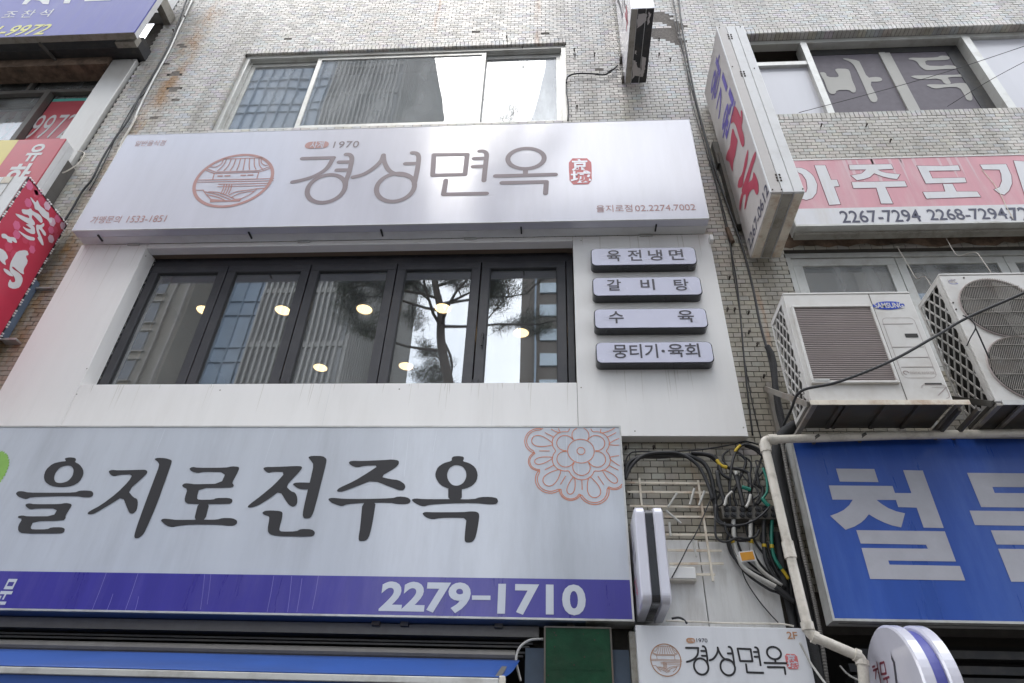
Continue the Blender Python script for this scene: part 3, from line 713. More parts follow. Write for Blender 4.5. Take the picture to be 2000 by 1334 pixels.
for sx_, a, b in ((X_(636, 800, YC), ZB, 4.586), (X_(962, 800, YC), ZB, 4.586)): MB().box(sx_ - .0012, sx_ + .0012, YC - .0006, YC + .001, a, b).build('joint', M['cabinet'], cl)
for px_, py_ in ((1135, 757), (1452, 835), (1240, 842), (150, 770), (430, 762), (780, 760), (1395, 475), (1135, 470), (170, 720), (285, 500)):
    p = P(px_, py_, YC); MB().tube([(p.x, YC + .001, p.z), (p.x, YC - .0015, p.z)], .006, 10).build('rivet', M['alu_dirty'], cl)

# ================================================================== MAIN SIGNBOARD (restaurant, 2nd floor)
YS = 4.40
sg = thing('signboard', (-1.6, 4.5, 6.22), 'long lavender white restaurant signboard with a round pavilion logo above the folding window', 'signboard')
SX0, SX1, SZ0, SZ1 = -4.635, 1.397, 6.222, 7.69
MB().box(SX0, SX1, YS, YS + .095, SZ0, SZ1).build('face_box', M['print_white'], sg, bevel=.004)
MB().box(SX0 + .004, SX1 - .004, YS + .098, 4.598, SZ0 + .002, SZ1 - .002).build('back_box', M['cabinet'], sg, bevel=.003)
MB().ring(SX0 - .003, SX1 + .003, SZ0 - .003, SZ1 + .003, .006, YS - .002, YS + .012).build('edge_trim', M['cabinet'], sg)
for (x, y) in ((196, 464), (488, 457), (746, 454), (1018, 447), (1281, 442)):
    p = PZ(x, y, SZ0)
    MB().box(p.x - .007, p.x + .007, 4.46, 4.545, SZ0 - .012, SZ0 - .0005).build('drain_clip', M['dark_metal'], sg)
for (x, y) in ((260, 476), (592, 468), (918, 462), (1262, 456)):
    p = PZ(x, y, SZ0 - .01)
    MB().box(p.x - .06, p.x + .06, 4.585, 4.5995, SZ0 - .02, SZ0 - .001).build('mounting_tab', M['alu'], sg, bevel=.002)

FS = facade(YS)
a2 = lambda x, y: uv(YS, 350 + x / 3.994, 250 + y / 3.994)
a3 = lambda x, y: uv(YS, 800 + x / 3.994, 250 + y / 3.994)
def arc2(pts, n=5): return [(q.x, q.y) for q in smooth_pts([Vector((p[0], p[1], 0)) for p in pts], n)]
def circ(c, rx, rz=None, n=36):
    rz = rz or rx; return [(c[0] + rx * math.cos(2 * math.pi * k / n), c[1] + rz * math.sin(2 * math.pi * k / n)) for k in range(n)]
NAME = []     # (points, closed) in sign coordinates
def nm(f, pts, closed=False, curve=True): NAME.append((arc2([f(*p) for p in pts]) if curve else [f(*p) for p in pts], closed))
nm(a2, [(960, 240), (1205, 233)], curve=False)
nm(a2, [(1203, 235), (1150, 318), (1060, 375), (970, 405), (885, 423)])
nm(a2, [(1302, 207), (1330, 210), (1347, 235), (1340, 290), (1322, 360), (1303, 410), (1297, 455)])
nm(a2, [(1247, 267), (1340, 266)], curve=False); nm(a2, [(1230, 330), (1330, 329)], curve=False)
NAME.append((circ(a2(1148, 473), .187, .205), True))
nm(a2, [(1357, 385), (1440, 362), (1520, 312), (1575, 258), (1594, 212)])
nm(a2, [(1594, 212), (1602, 270), (1640, 335), (1700, 362), (1770, 372), (1840, 402)])
nm(a2, [(1817, 195), (1848, 198), (1868, 225), (1862, 300), (1845, 390), (1833, 440)])
nm(a2, [(1765, 280), (1855, 278)], curve=False)
NAME.append((circ(a2(1688, 463), .187, .205), True))
nm(a3, [(190, 210), (450, 207), (432, 364), (180, 370)], True, False)
nm(a3, [(546, 182), (578, 183), (600, 205), (596, 260), (588, 330), (580, 412)])
nm(a3, [(503, 240), (592, 238)], curve=False); nm(a3, [(495, 303), (588, 300)], curve=False)
nm(a3, [(283, 410), (265, 519), (600, 512)], curve=False)
NAME.append((circ(a3(908, 239), .182, .158), True))
nm(a3, [(905, 320), (903, 365)], curve=False); nm(a3, [(670, 376), (1138, 364)], curve=False)
nm(a3, [(720, 430), (1067, 421), (1060, 512)], curve=False)
def strokes_decal(name, parent, m, fr, lst, w, T=lambda p: p, **k):
    polys = []
    for pts, cl_ in lst: polys += stroke_polys([T(p) for p in pts], w, cl_)
    return decal(name, parent, m, fr, polys, **k)
strokes_decal('shop_name', sg, M['text_brown'], FS, NAME, .050)
# round pavilion logo
LC = a2(425, 406); LOGO = []
def lg(pts, closed=False, curve=True): LOGO.append((arc2([a2(*p) for p in pts], 4) if curve else [a2(*p) for p in pts], closed))
for ln in ([(348, 243), (652, 234)], [(215, 318), (283, 345), (618, 334), (716, 300)], [(208, 330), (275, 356), (622, 345), (722, 312)], [(140, 408), (738, 396)], [(137, 424), (733, 412)],
           [(308, 440), (706, 432)], [(302, 459), (690, 450)], [(275, 356), (263, 402)], [(622, 345), (608, 392)], [(135, 487), (190, 486)], [(610, 474), (665, 472)]): lg(ln, curve=False)
for k in range(8):
    xt = 372 + k * 36; xb = 300 + k * 50
    lg([(xt, 243 - k), (xt - (372 - 300) * .35 + k * 4, 290), (xb, 336 - k * 2)])
lg([(245, 302), (285, 306), (330, 280), (345, 250)]); lg([(300, 262), (255, 290), (240, 305)]); lg([(642, 240), (642, 272), (670, 292), (708, 290)]); lg([(650, 240), (690, 262), (712, 292)])
for k in range(4): lg([(352 + 20 * k, 444), (345 + 20 * k, 475), (326 + 20 * k, 515)])
lg([(188, 486), (212, 520), (246, 556)]); lg([(206, 500), (300, 520), (400, 560)]); lg([(212, 520), (300, 540), (365, 570)]); lg([(230, 500), (310, 505), (430, 552)])
lg([(392, 522), (450, 498), (545, 484), (610, 474)]); lg([(405, 545), (470, 512), (550, 497), (590, 494)]); lg([(610, 474), (560, 515), (482, 555)])
polys = []
for q in ([(300, 372), (342, 371), (340, 381), (298, 382)], [(355, 370), (402, 369), (400, 379), (352, 380)], [(480, 366), (525, 365), (523, 375), (478, 376)], [(535, 364), (582, 363), (580, 373), (532, 374)],
          [(245, 553), (330, 562), (400, 566), (430, 556), (488, 548), (475, 574), (240, 580)]): polys.append([a2(*p) for p in q])
def logo_decal(par, m, fr, T=lambda p: p):
    o = decal('logo_ring', par, m, fr, [[T(q) for q in circ(LC, .409, .409, 64)]], [[T(q) for q in circ(LC, .375, .375, 64)]])
    v = []; f = []
    for i in range(0, len(LOGO_LINES)):
        pts, c0 = LOGO_LINES[i]
        vv, ff = cdt_union([[T(q) for q in p] for p in stroke_polys(pts, .0115, c0)])
        n = len(v); v += [Vector((q[0], q[1], i * .00004)) for q in vv]; f += [tuple(k + n for k in q) for q in ff]
    for p in LOGO_FILLS:
        vv, ff = cdt_union([[T(q) for q in p]]); n = len(v); v += [Vector((q[0], q[1], 0)) for q in vv]; f += [tuple(k + n for k in q) for q in ff]
    mb = MB(); O, U, W, Nn = fr; mb.v = [tuple(O + U * q[0] + W * q[1] + Nn * (.0025 + q[2])) for q in v]; mb.f = f
    mb.build('logo', m, par)
LOGO_LINES = LOGO; LOGO_FILLS = polys
logo_decal(sg, M['text_rose'], FS)
# pill + year
pc0 = uv(YS, 606, 284); pc1 = uv(YS, 632, 283)
decal('pill', sg, M['text_rose'], FS, stroke_polys([pc0, pc1], .115))
text_px('lettering', '사계', sg, M['print_white'], YS, (604, 291), (635, 276), lift=.0045, bold=.012)
text_px('lettering', '1970', sg, M['text_brown'], YS, (650, 289.5), (703, 275.5), spacing=1.1, bold=.006)
text_px('lettering', '일반음식점', sg, M['text_rose'], YS, (262, 286), (326, 274), bold=-.004)
text_px('lettering', '가맹문의', sg, M['text_rose'], YS, (174, 437), (240, 421.5))
text_px('lettering', '1533-1851', sg, M['text_rose'], YS, (246, 435), (328, 420.5))
text_px('lettering', '을지로점', sg, M['text_rose'], YS, (1165, 415), (1234, 400))
text_px('lettering', '02.2274.7002', sg, M['text_rose'], YS, (1241, 413), (1357, 399))
# red seal with knocked-out characters
def seal(par, Y, x0, x1, z0, z1, fr):
    random.seed(11); pts = []
    r = (x1 - x0)
    base = [(x0, z0), (x1, z0), (x1, z1), (x0, z1)]
    for i in range(4):
        a = base[i]; b = base[(i + 1) % 4]
        for k in range(1, 6):
            t = k / 6; pts.append((a[0] + (b[0] - a[0]) * t + random.uniform(-.012, .012) * r, a[1] + (b[1] - a[1]) * t + random.uniform(-.012, .012) * r))
    decal('seal', par, M['seal_red'], fr, [pts])
    h = z1 - z0
    O = fr[0]
    text_on('seal_character', '京', par, M['print_white'], Vector((x0 + r * .12, O.y, z0 + h * .50)), Vector((r * .72, 0, 0)), Vector((0, 0, h * .46)), Vector((0, -1, 0)), bold=.03, lift=.005)
    text_on('seal_character', '城', par, M['print_white'], Vector((x0 + r * .06, O.y, z0 + h * .05)), Vector((r * .90, 0, 0)), Vector((0, 0, h * .46)), Vector((0, -1, 0)), bold=.025, lift=.005)
s0 = uv(YS, 1112, 361); s1_ = uv(YS, 1154, 309)
seal(sg, YS, s0[0], s1_[0], s0[1], s1_[1], FS)

# ================================================================== FOUR MENU BOXES
def rrect(x0, x1, z0, z1, r, n=7):
    out = []
    for cx, cz, a0 in ((x1 - r, z0 + r, -90), (x1 - r, z1 - r, 0), (x0 + r, z1 - r, 90), (x0 + r, z0 + r, 180)):
        for k in range(n + 1):
            a = R(a0 + 90 * k / n); out.append((cx + r * math.cos(a), cz + r * math.sin(a)))
    return out
menus = [(5.758, 5.972, ((1.0, '육', (1186, 511), (1211, 489)), (1, '전', (1227, 509.5), (1252, 488)), (1, '냉', (1267, 509), (1292, 488)), (1, '면', (1308, 508), (1333, 487))), 'topmost small menu lightbox reading four spaced syllables on the white cladding'),
         (5.405, 5.619, ((1, '갈', (1186, 568), (1212, 546)), (1, '비', (1252, 567), (1277, 545)), (1, '탕', (1318, 568), (1343, 545))), 'second menu lightbox from the top, three widely spaced syllables on it'),
         (5.055, 5.266, ((1, '수', (1190, 632), (1217, 608)), (1, '육', (1325, 630), (1353, 606))), 'third menu lightbox from the top, one syllable at each end'),
         (4.707, 4.917, ((1, '뭉티기', (1198, 700), (1283, 672)), (0, '·', (1291, 689), (1299, 683)), (1, '육회', (1306, 698), (1364, 671))), 'lowest menu lightbox, a full row of black lettering with a middle dot')]
for z0, z1, tx, lab in menus:
    t = thing('menu_lightbox', (.79, 4.55, z0), lab, 'menu sign', 'menu lightboxes on the white cladding')
    x0, x1 = .323, 1.254
    rr = rrect(x0, x1, z0, z1, .045)
    MB().prism([(p[0], 4.512, p[1]) for p in rr], (0, .087, 0)).build('case', M['menu_body'], t, smooth=False)
    ri = rrect(x0 + .008, x1 - .008, z0 + .008, z1 - .008, .040)
    MB().prism([(p[0], 4.505, p[1]) for p in ri], (0, .0066, 0)).build('face', M['menu_face'], t)
    fr = facade(4.505)
    # faint fan petals printed on the acrylic
    pet = []
    for c, n0 in (((x0 + .05, z0 + .12), 0), ((x0 + .52, z0 - .02), 1), ((x1 - .12, z1 - .02), 0)):
        for k in range(11):
            a = R(k * 33 + 8 * n0); p = []
            for s in range(9):
                tt = s / 8; w = .012 * math.sin(math.pi * tt); d = .03 + .13 * tt
                p.append((c[0] + d * math.cos(a + tt * .35) - w * math.sin(a), c[1] + d * math.sin(a + tt * .35) + w * math.cos(a)))
            for s in range(8, -1, -1):
                tt = s / 8; w = -.006 * math.sin(math.pi * tt); d = .03 + .13 * tt
                p.append((c[0] + d * math.cos(a + tt * .35) - w * math.sin(a), c[1] + d * math.sin(a + tt * .35) + w * math.cos(a)))
            if all(x0 + .012 < q[0] < x1 - .012 and z0 + .012 < q[1] < z1 - .012 for q in p): pet.append(p)
    if pet: decal('petal_print', t, M['petal'], fr, pet, lift=.001)
    for kk, b, ll, ur in tx:
        if b == '·':
            c = uv(4.505, 1295, 686); decal('lettering', t, M['menu_text'], fr, [disc(c, .014, 14)])
        else: text_px('lettering', b, t, M['menu_text'], 4.505, ll, ur, bold=.014)

# ================================================================== LOWER SIGNBOARD
YL = 4.45
lo = thing('signboard', (-1.8, 4.5, 2.73), 'big pale signboard with black brush lettering and an indigo phone number band', 'signboard')
LX0, LX1, LZ0, LZ1 = -6.2, .473, 2.732, 4.108
zs = (Z_(0, 1115, YL) + Z_(1229, 1132.6, YL)) / 2
MB().box(LX0, LX1 - .012, YL, YL + .02, zs, LZ1 - .012).build('face', M['low_face'], lo)
MB().box(LX0, LX1 - .012, YL, YL + .02, LZ0 + .012, zs).build('phone_band', M['indigo'], lo)
MB().box(LX0, LX1, YL - .004, 4.63, LZ1 - .012, LZ1).box(LX0, LX1, YL - .004, 4.63, LZ0, LZ0 + .012).box(LX1 - .012, LX1, YL - .004, 4.63, LZ0 + .012, LZ1 - .012).build('frame', M['alu'], lo)
MB().box(LX0, LX1 - .012, YL + .021, 4.62, LZ0 + .013, LZ1 - .013).build('cabinet', M['alu'], lo)
MB().box(LX0, LX1 - .3, YL + .004, 4.62, LZ0 - .004, LZ0 - .0005).build('underside_sheet', M['panel_blue'], lo)
for x in (1115, 735, 790, 975):
    p = PZ(x, 1222 if x > 900 else 1214, LZ0 - .004)
    MB().box(p.x - .025, p.x + .025, 4.53, 4.575, LZ0 - .03, LZ0 - .0045).build('bolt_plate', M['steel_dark'], lo)
A = lambda x, y: uv(YL, x / 3.3333, 820 + y / 3.3333)
B = lambda x, y: uv(YL, 600 + x / 3.077, 820 + y / 3.077)
PXY = lambda x, y: uv(YL, x, y)
FL = facade(YL)
def brush(f, outer, holes=(), sm=1): decal('brush_letter', lo, M['text_black'], FL, [chaikin([f(*q) for q in o], sm) for o in outer], [chaikin([f(*q) for q in h], 2) for h in holes])
brush(A, [[(425, 250), (455, 244), (492, 248), (498, 262), (488, 275), (520, 290), (545, 325), (545, 360), (520, 405), (470, 432), (400, 440), (335, 432), (295, 405), (286, 370), (300, 325), (345, 285), (400, 272), (432, 270), (425, 258)],
          [(103, 480), (120, 465), (150, 465), (190, 474), (330, 475), (490, 474), (520, 461), (560, 460), (600, 464), (611, 480), (605, 498), (585, 506), (545, 505), (500, 497), (350, 499), (205, 503), (175, 517), (150, 512), (120, 500)],
          [(165, 552), (190, 543), (225, 550), (390, 549), (430, 541), (465, 547), (470, 560), (440, 605), (428, 628), (430, 640), (415, 657), (220, 661), (200, 705), (215, 714), (310, 713), (335, 700), (400, 699), (425, 708), (420, 733), (395, 741), (150, 741), (120, 725), (120, 690), (148, 645), (117, 638), (122, 626), (150, 622), (180, 629), (350, 628), (378, 578), (240, 577), (200, 585), (175, 570)]],
      [[(440, 297), (468, 300), (482, 325), (475, 365), (445, 400), (400, 413), (365, 408), (353, 385), (362, 345), (395, 308)]])
brush(A, [[(707, 335), (730, 325), (770, 330), (900, 326), (950, 325), (963, 338), (955, 355), (835, 463), (870, 505), (895, 515), (900, 545), (892, 590), (868, 612), (845, 608), (832, 580), (800, 500), (720, 550), (620, 610), (585, 617), (570, 612), (580, 597), (660, 555), (760, 480), (840, 400), (866, 355), (780, 358), (745, 369), (720, 358)],
          [(1005, 255), (1030, 247), (1080, 250), (1118, 262), (1120, 275), (1105, 320), (1020, 560), (950, 720), (930, 750), (905, 770), (880, 772), (875, 755), (890, 700), (940, 560), (1000, 400), (1040, 295), (1030, 275)]])
brush(A, [[(1232, 318), (1255, 306), (1290, 313), (1470, 312), (1510, 303), (1550, 305), (1561, 315), (1540, 360), (1512, 410), (1524, 425), (1520, 437), (1495, 443), (1300, 444), (1282, 510), (1295, 521), (1390, 520), (1410, 509), (1490, 508), (1515, 518), (1513, 540), (1490, 549), (1230, 549), (1205, 535), (1203, 510), (1222, 452), (1190, 437), (1187, 424), (1205, 413), (1240, 415), (1270, 420), (1440, 416), (1472, 342), (1330, 338), (1290, 347), (1250, 338)],
          [(1293, 535), (1367, 535), (1335, 662), (1263, 662)],
          [(1045, 655), (1065, 643), (1105, 646), (1150, 652), (1330, 650), (1415, 650), (1450, 639), (1515, 640), (1545, 655), (1545, 675), (1525, 690), (1480, 690), (1430, 683), (1250, 682), (1160, 690), (1125, 700), (1085, 690)]])
jeon = [[(1712, 318), (1730, 307), (1790, 307), (1930, 301), (1965, 303), (1968, 318), (1935, 355), (1862, 432), (1895, 465), (1925, 475), (1938, 510), (1935, 550), (1912, 568), (1890, 560), (1870, 540), (1822, 463), (1760, 510), (1680, 560), (1630, 573), (1612, 570), (1620, 555), (1700, 495), (1790, 420), (1862, 340), (1780, 338), (1745, 348)]]
jeon = [[(x / 3.3333, 820 + y / 3.3333) for x, y in jeon[0]]]
jeon += [[(601.6, 893), (609.7, 890.2), (630.9, 890.8), (638.3, 896.4), (637.4, 904.5), (630.9, 930.5), (619.5, 976), (612.3, 1002), (606.5, 1011.7), (599, 1013), (593.5, 1012), (591, 1005), (597, 975), (607, 935), (613, 908), (607, 899)],
         [(571.5, 946), (576, 943), (588, 942.4), (612, 943), (609, 956), (588, 956), (579, 952)],
         [(512.4, 1001.5), (517.5, 997.6), (531, 997), (546, 998), (552.6, 1000.6), (551.4, 1012), (546.6, 1030), (546, 1036), (550.5, 1038.4), (579, 1038), (588, 1033), (609.7, 1033.8), (615.6, 1039.4), (614.6, 1044.9), (608, 1048.5), (540, 1047.4), (526.5, 1043.5), (522.6, 1036), (526.5, 1012), (525, 1008.4), (516, 1005.4)]]
brush(PXY, jeon)
brush(B, [[(248, 258), (265, 246), (330, 248), (460, 242), (510, 238), (550, 244), (553, 265), (530, 290), (440, 342), (500, 357), (550, 362), (585, 385), (592, 405), (580, 423), (555, 425), (520, 412), (395, 362), (300, 400), (215, 432), (185, 433), (178, 425), (195, 408), (280, 370), (370, 315), (430, 275), (350, 275), (300, 287), (265, 275)],
          [(125, 475), (150, 468), (220, 475), (340, 476), (510, 472), (550, 460), (600, 465), (622, 480), (620, 498), (600, 507), (540, 507), (500, 498), (330, 500), (240, 507), (210, 520), (180, 512), (140, 495)],
          [(333, 488), (414, 488), (400, 580), (385, 660), (370, 710), (350, 728), (315, 730), (308, 715), (320, 640)]])
brush(B, [[(868, 230), (880, 220), (910, 218), (940, 222), (943, 235), (935, 250), (975, 260), (1010, 285), (1026, 325), (1020, 365), (995, 395), (960, 412), (900, 424), (850, 415), (800, 392), (772, 350), (770, 320), (785, 285), (820, 260), (870, 247)],
          [(848, 395), (930, 395), (930, 487), (848, 487)],
          [(626, 480), (650, 472), (700, 477), (850, 477), (1000, 478), (1040, 464), (1100, 463), (1140, 470), (1148, 488), (1140, 505), (1110, 510), (1000, 500), (850, 503), (740, 510), (700, 522), (665, 510), (640, 495)],
          [(692, 562), (710, 553), (760, 556), (940, 555), (980, 550), (1020, 552), (1036, 568), (1030, 620), (1015, 700), (1000, 728), (980, 738), (955, 738), (945, 725), (950, 660), (958, 590), (880, 588), (800, 590), (755, 599), (720, 590), (700, 575)]],
      [[(900, 272), (935, 280), (955, 310), (957, 345), (940, 380), (905, 398), (870, 392), (845, 360), (840, 325), (855, 290), (880, 275)]])
text_px('phone_number', '2279', lo, M['print_pale'], YL, (739, 1195), (921, 1138), bold=.035, spacing=1.0)
decal('phone_number', lo, M['print_pale'], FL, [[uv(YL, *q) for q in ((922, 1163), (958, 1163.5), (958, 1172), (922, 1171.5))]])
text_px('phone_number', '1710', lo, M['print_pale'], YL, (971, 1200), (1143, 1142), bold=.035, spacing=1.05)
text_px('lettering', '문', lo, M['print_pale'], YL, (-10, 1181), (37, 1131), bold=.02, shear=.1)
# serrated green spot cut by the left edge of the photo
c = uv(YL, -28, 925); pts = []
for k in range(90):
    a = 2 * math.pi * k / 90; r = 1 + (.035 if k % 2 else -.03) + random.uniform(-.02, .02)
    pts.append((c[0] + .16 * r * math.cos(a), c[1] + .19 * r * math.sin(a)))
decal('green_spot', lo, M['green_print'], FL, [pts])
# line flower in the top right corner
fc = B(1645, 188); k0 = .0036
FLW = []
u_ = (B(1747, 188)[0] - B(1543, 188)[0]) / 204    # metres per zoom unit
FLW.append(circ(fc, 24 * u_, n=20)); FLW.append(circ(fc, 80 * u_, n=36))
def petal(ang, d0, rad, n=20, op=.72):
    cx = (fc[0] + d0 * math.cos(ang), fc[1] + d0 * math.sin(ang))
    return [(cx[0] + rad * math.cos(ang + (s / n - .5) * 2 * math.pi * op), cx[1] + rad * math.sin(ang + (s / n - .5) * 2 * math.pi * op)) for s in range(n + 1)]
flow = []
for k in range(6): flow.append((petal(R(90 + 60 * k), 108 * u_, 52 * u_, op=.70), False))
sc = []
for k in range(6):
    sc += petal(R(60 * k + 90), 112 * u_, 76 * u_, op=.40)
flow.append((sc, True))
for rad, d0 in ((88, 262), (76, 262)):
    sc = []
    for k in range(12):
        sc += petal(R(15 + 30 * k), d0 * u_, (rad if k % 2 else rad * .72) * u_, n=12, op=.44)
    flow.append((sc, True))
for k in range(12):
    ang = R(15 + 30 * k); big_ = k % 2
    d1 = 176 * u_; d2 = (308 if big_ else 288) * u_; w = (44 if big_ else 26) * u_
    pts = []
    for s in range(25):
        t_ = s / 24 * 2 * math.pi; rr = .5 - .5 * math.cos(t_)      # tear drop
        along = d1 + (d2 - d1) * rr; wid = w * math.sin(t_) * (.35 + .65 * rr) * 1.15
        pts.append((fc[0] + along * math.cos(ang) - wid * math.sin(ang), fc[1] + along * math.sin(ang) + wid * math.cos(ang)))
    flow.append((pts, True))
for k in range(12):
    ang = R(30 * k); flow.append(([(fc[0] + d * u_ * math.cos(ang), fc[1] + d * u_ * math.sin(ang)) for d in (190, 250)], False))
polys = []
for pts, c0 in [(q, True) for q in FLW] + flow:
    n = len(pts)
    for i in range(n if c0 else n - 1):
        a = pts[i]; b = pts[(i + 1) % n]
        if max(a[0], b[0]) > LX1 - .018 or max(a[1], b[1]) > LZ1 - .018: continue
        polys += stroke_polys([a, b], .0055)
decal('flower_print', lo, M['orange_line'], FL, polys)

# ================================================================== BLUE SIGNBOARD (right)
bs_ = thing('signboard', (3.2, 4.36, 2.72), 'cobalt blue signboard with huge grey white block letters, at the lower right', 'signboard')
BX0, BX1, BZ0, BZ1, YBL = 1.612, 4.6, 2.718, 3.935, 4.30
MB().box(BX0 + .014, BX1, YBL, YBL + .02, BZ0 + .014, BZ1 - .012).build('face', M['blue_face'], bs_)
MB().box(BX0, BX1, YBL - .004, YBL + .12, BZ1 - .012, BZ1).box(BX0, BX1, YBL - .004, YBL + .12, BZ0, BZ0 + .014).box(BX0, BX0 + .014, YBL - .004, YBL + .12, BZ0 + .014, BZ1 - .012).build('frame', M['alu'], bs_)
MB().box(BX0 + .015, BX1, YBL + .021, YBL + .118, BZ0 + .015, BZ1 - .013).build('cabinet', M['cabinet'], bs_)
MB().box(BX0 + .05, BX1, YBL + .05, YBL + .054, BZ0 - .003, BZ0 - .0005).build('underside_seam', M['dark_metal'], bs_)
G_ = lambda x, y: uv(YBL, 1500 + x / 2.646, 830 + y / 2.646)
FB = facade(YBL)
decal('block_letter', bs_, M['grey_letter'], FB, [[G_(*q) for q in p] for p in (
    [(350, 226), (548, 228), (570, 296), (370, 293)],
    [(313, 313), (642, 316), (655, 352), (740, 353), (697, 234), (798, 236), (907, 533), (803, 531), (767, 428), (672, 425), (660, 388), (560, 388), (585, 408), (620, 430), (662, 447), (707, 457), (687, 530), (640, 520), (600, 505), (560, 486), (520, 462), (500, 487), (480, 505), (445, 526), (400, 542), (320, 470), (360, 455), (390, 440), (418, 416), (437, 387), (332, 386)],
    [(455, 544), (912, 550), (970, 706), (620, 701), (627, 722), (990, 729), (1018, 804), (527, 796), (482, 636), (825, 640), (815, 619), (478, 613)])])
decal('block_letter', bs_, M['grey_letter'], FB, [[G_(*q) for q in p] for p in (
    [(1027, 248), (1485, 252), (1545, 430), (1100, 425)], [(1040, 443), (1600, 450), (1625, 525), (1068, 518)], [(1150, 545), (1610, 550), (1668, 710), (1320, 704), (1327, 725), (1690, 732), (1718, 815), (1255, 810), (1187, 640), (1530, 644), (1522, 622), (1180, 618)])],
    [[G_(*q) for q in ((1158, 321), (1400, 323), (1412, 354), (1170, 352))]])

# ================================================================== PINK SIGNBOARD (right, over the windows)
pk = thing('signboard', (4.5, 4.5, 6.15), 'faded pink signboard with white block letters over a white phone number strip', 'signboard')
YP = 4.46; PX0, PX1, PZ0, PZ1 = 2.165, 8.2, 6.155, 7.075
zsp = Z_(1800, 403, YP)
MB().box(PX0 + .01, PX1, YP, YP + .015, zsp, PZ1 - .01).build('face', M['pink_face'], pk)
MB().box(PX0 + .01, PX1, YP, YP + .015, PZ0 + .02, zsp).build('number_strip', M['white_face'], pk)
MB().box(PX0, PX1, YP - .006, 4.60, PZ0, PZ0 + .02).box(PX0, PX1, YP - .004, 4.60, PZ1 - .01, PZ1 + .004).box(PX0, PX0 + .01, YP - .004, 4.60, PZ0 + .02, PZ1 - .01).build('frame', M['alu_win'], pk)
MB().box(PX0 + .02, PX1, YP + .016, 4.598, PZ0 + .021, PZ1 - .011).build('cabinet', M['alu_dirty'], pk)
MB().box(PX0 + .01, PX1, 4.53, 4.60, PZ0 - .03, PZ0 - .001).build('support_rail', M['alu_dirty'], pk)
K_ = lambda x, y: uv(YP, 1540 + x / 4.348, 290 + y / 4.348)
FP = facade(YP)
pls = [[(220, 145), (310, 145), (360, 268), (410, 268), (430, 322), (385, 326), (440, 475), (345, 482)],
       [(60, 165), (110, 168), (150, 185), (190, 215), (215, 245), (243, 310), (235, 380), (200, 425), (150, 440), (100, 425), (110, 375), (150, 375), (160, 340), (150, 270), (115, 220), (80, 205)],
       [(512, 142), (870, 135), (890, 175), (755, 182), (790, 200), (830, 210), (945, 222), (920, 262), (860, 255), (790, 238), (725, 213), (690, 245), (640, 262), (580, 272), (530, 232), (620, 215), (660, 180), (520, 182)],
       [(535, 288), (985, 280), (1005, 325), (820, 330), (885, 470), (785, 470), (745, 335), (550, 340)],
       [(1090, 148), (1310, 152), (1440, 145), (1455, 188), (1190, 192), (1220, 255), (1495, 250), (1510, 290), (1165, 300)],
       [(1310, 303), (1390, 303), (1425, 368), (1600, 368), (1630, 412), (1170, 428), (1140, 372), (1330, 368)],
       [(1625, 140), (1845, 135), (1890, 230), (1895, 300), (1870, 360), (1830, 395), (1790, 385), (1745, 350), (1790, 330), (1810, 280), (1805, 220), (1790, 182), (1650, 180)],
       [(1910, 105), (2000, 112), (2050, 240), (2110, 240), (2130, 290), (2070, 290), (2120, 470), (2030, 475)]]
for p in pls:
    q = [K_(*c) for c in p]
    decal('letter_outline', pk, M['maroon'], FP, stroke_polys(q, .013, True), lift=.0015)
    decal('block_letter', pk, M['white_face'], FP, [q], lift=.003)
text_px('phone_number', '2267-7294', pk, M['navy_text'], YP, (1646, 436), (1791, 409), bold=.012)
text_px('phone_number', '2268-7294,', pk, M['navy_text'], YP, (1819, 434), (1966, 406), bold=.012)
text_px('phone_number', '7294', pk, M['navy_text'], YP, (1978, 432), (2045, 404), bold=.012)
decal('tear', pk, M['steel_rust'], FP, stroke_polys([K_(1640, 180), K_(1740, 300), K_(1800, 395), K_(1850, 500), K_(1905, 600)], .008), lift=.004)

# ================================================================== PROJECTING SIGNS
def proj_frame(x, y0, z0, side=-1, lean=0.0):
    """frame on the face whose normal points to side*X; u runs as the text reads"""
    return (Vector((x, y0, z0)), Vector((0, -1 if side < 0 else 1, 0)), Vector((lean, 0, 1)), Vector((side, 0, 0)))
pa = thing('projecting_sign', (1.86, 4.2, 5.92), 'tall cream box sign with purple and red brush letters, left of the pink signboard', 'projecting sign')
LEAN = -.068 / 2.54
zb_, zt_2 = 5.92, 8.46
def leanbox(mb, x0, x1, y0, y1, z0=zb_, z1=zt_2):
    d0 = LEAN * (z0 - zb_); d1 = LEAN * (z1 - zb_)
    return mb.hexa([(x0 + d0, y0, z0), (x1 + d0, y0, z0), (x1 + d0, y1, z0), (x0 + d0, y1, z0), (x0 + d1, y0, z1), (x1 + d1, y0, z1), (x1 + d1, y1, z1), (x0 + d1, y1, z1)])
for a, b in ((1.757, 1.842), (1.846, 1.934), (1.938, 2.022)):
    leanbox(MB(), a, b, 3.84, 4.618).build('box_section', M['beige_face'] if a < 1.8 else M['cabinet'], pa, bevel=.006)
leanbox(MB(), 1.765, 1.838, 3.86, 4.6, zb_ - .006, zb_ - .0005).build('rusty_bottom', M['steel_rust'], pa)
leanbox(MB(), 1.852, 1.928, 3.86, 4.6, zb_ - .006, zb_ - .0005).build('rusty_bottom', M['alu_dirty'], pa)
leanbox(MB(), 1.944, 2.016, 3.86, 4.6, zb_ - .006, zb_ - .0005).build('rusty_bottom', M['steel_rust'], pa)
leanbox(MB(), 1.7569 - .012, 1.7569, 3.838, 3.852).build('edge_trim', M['cabinet'], pa)
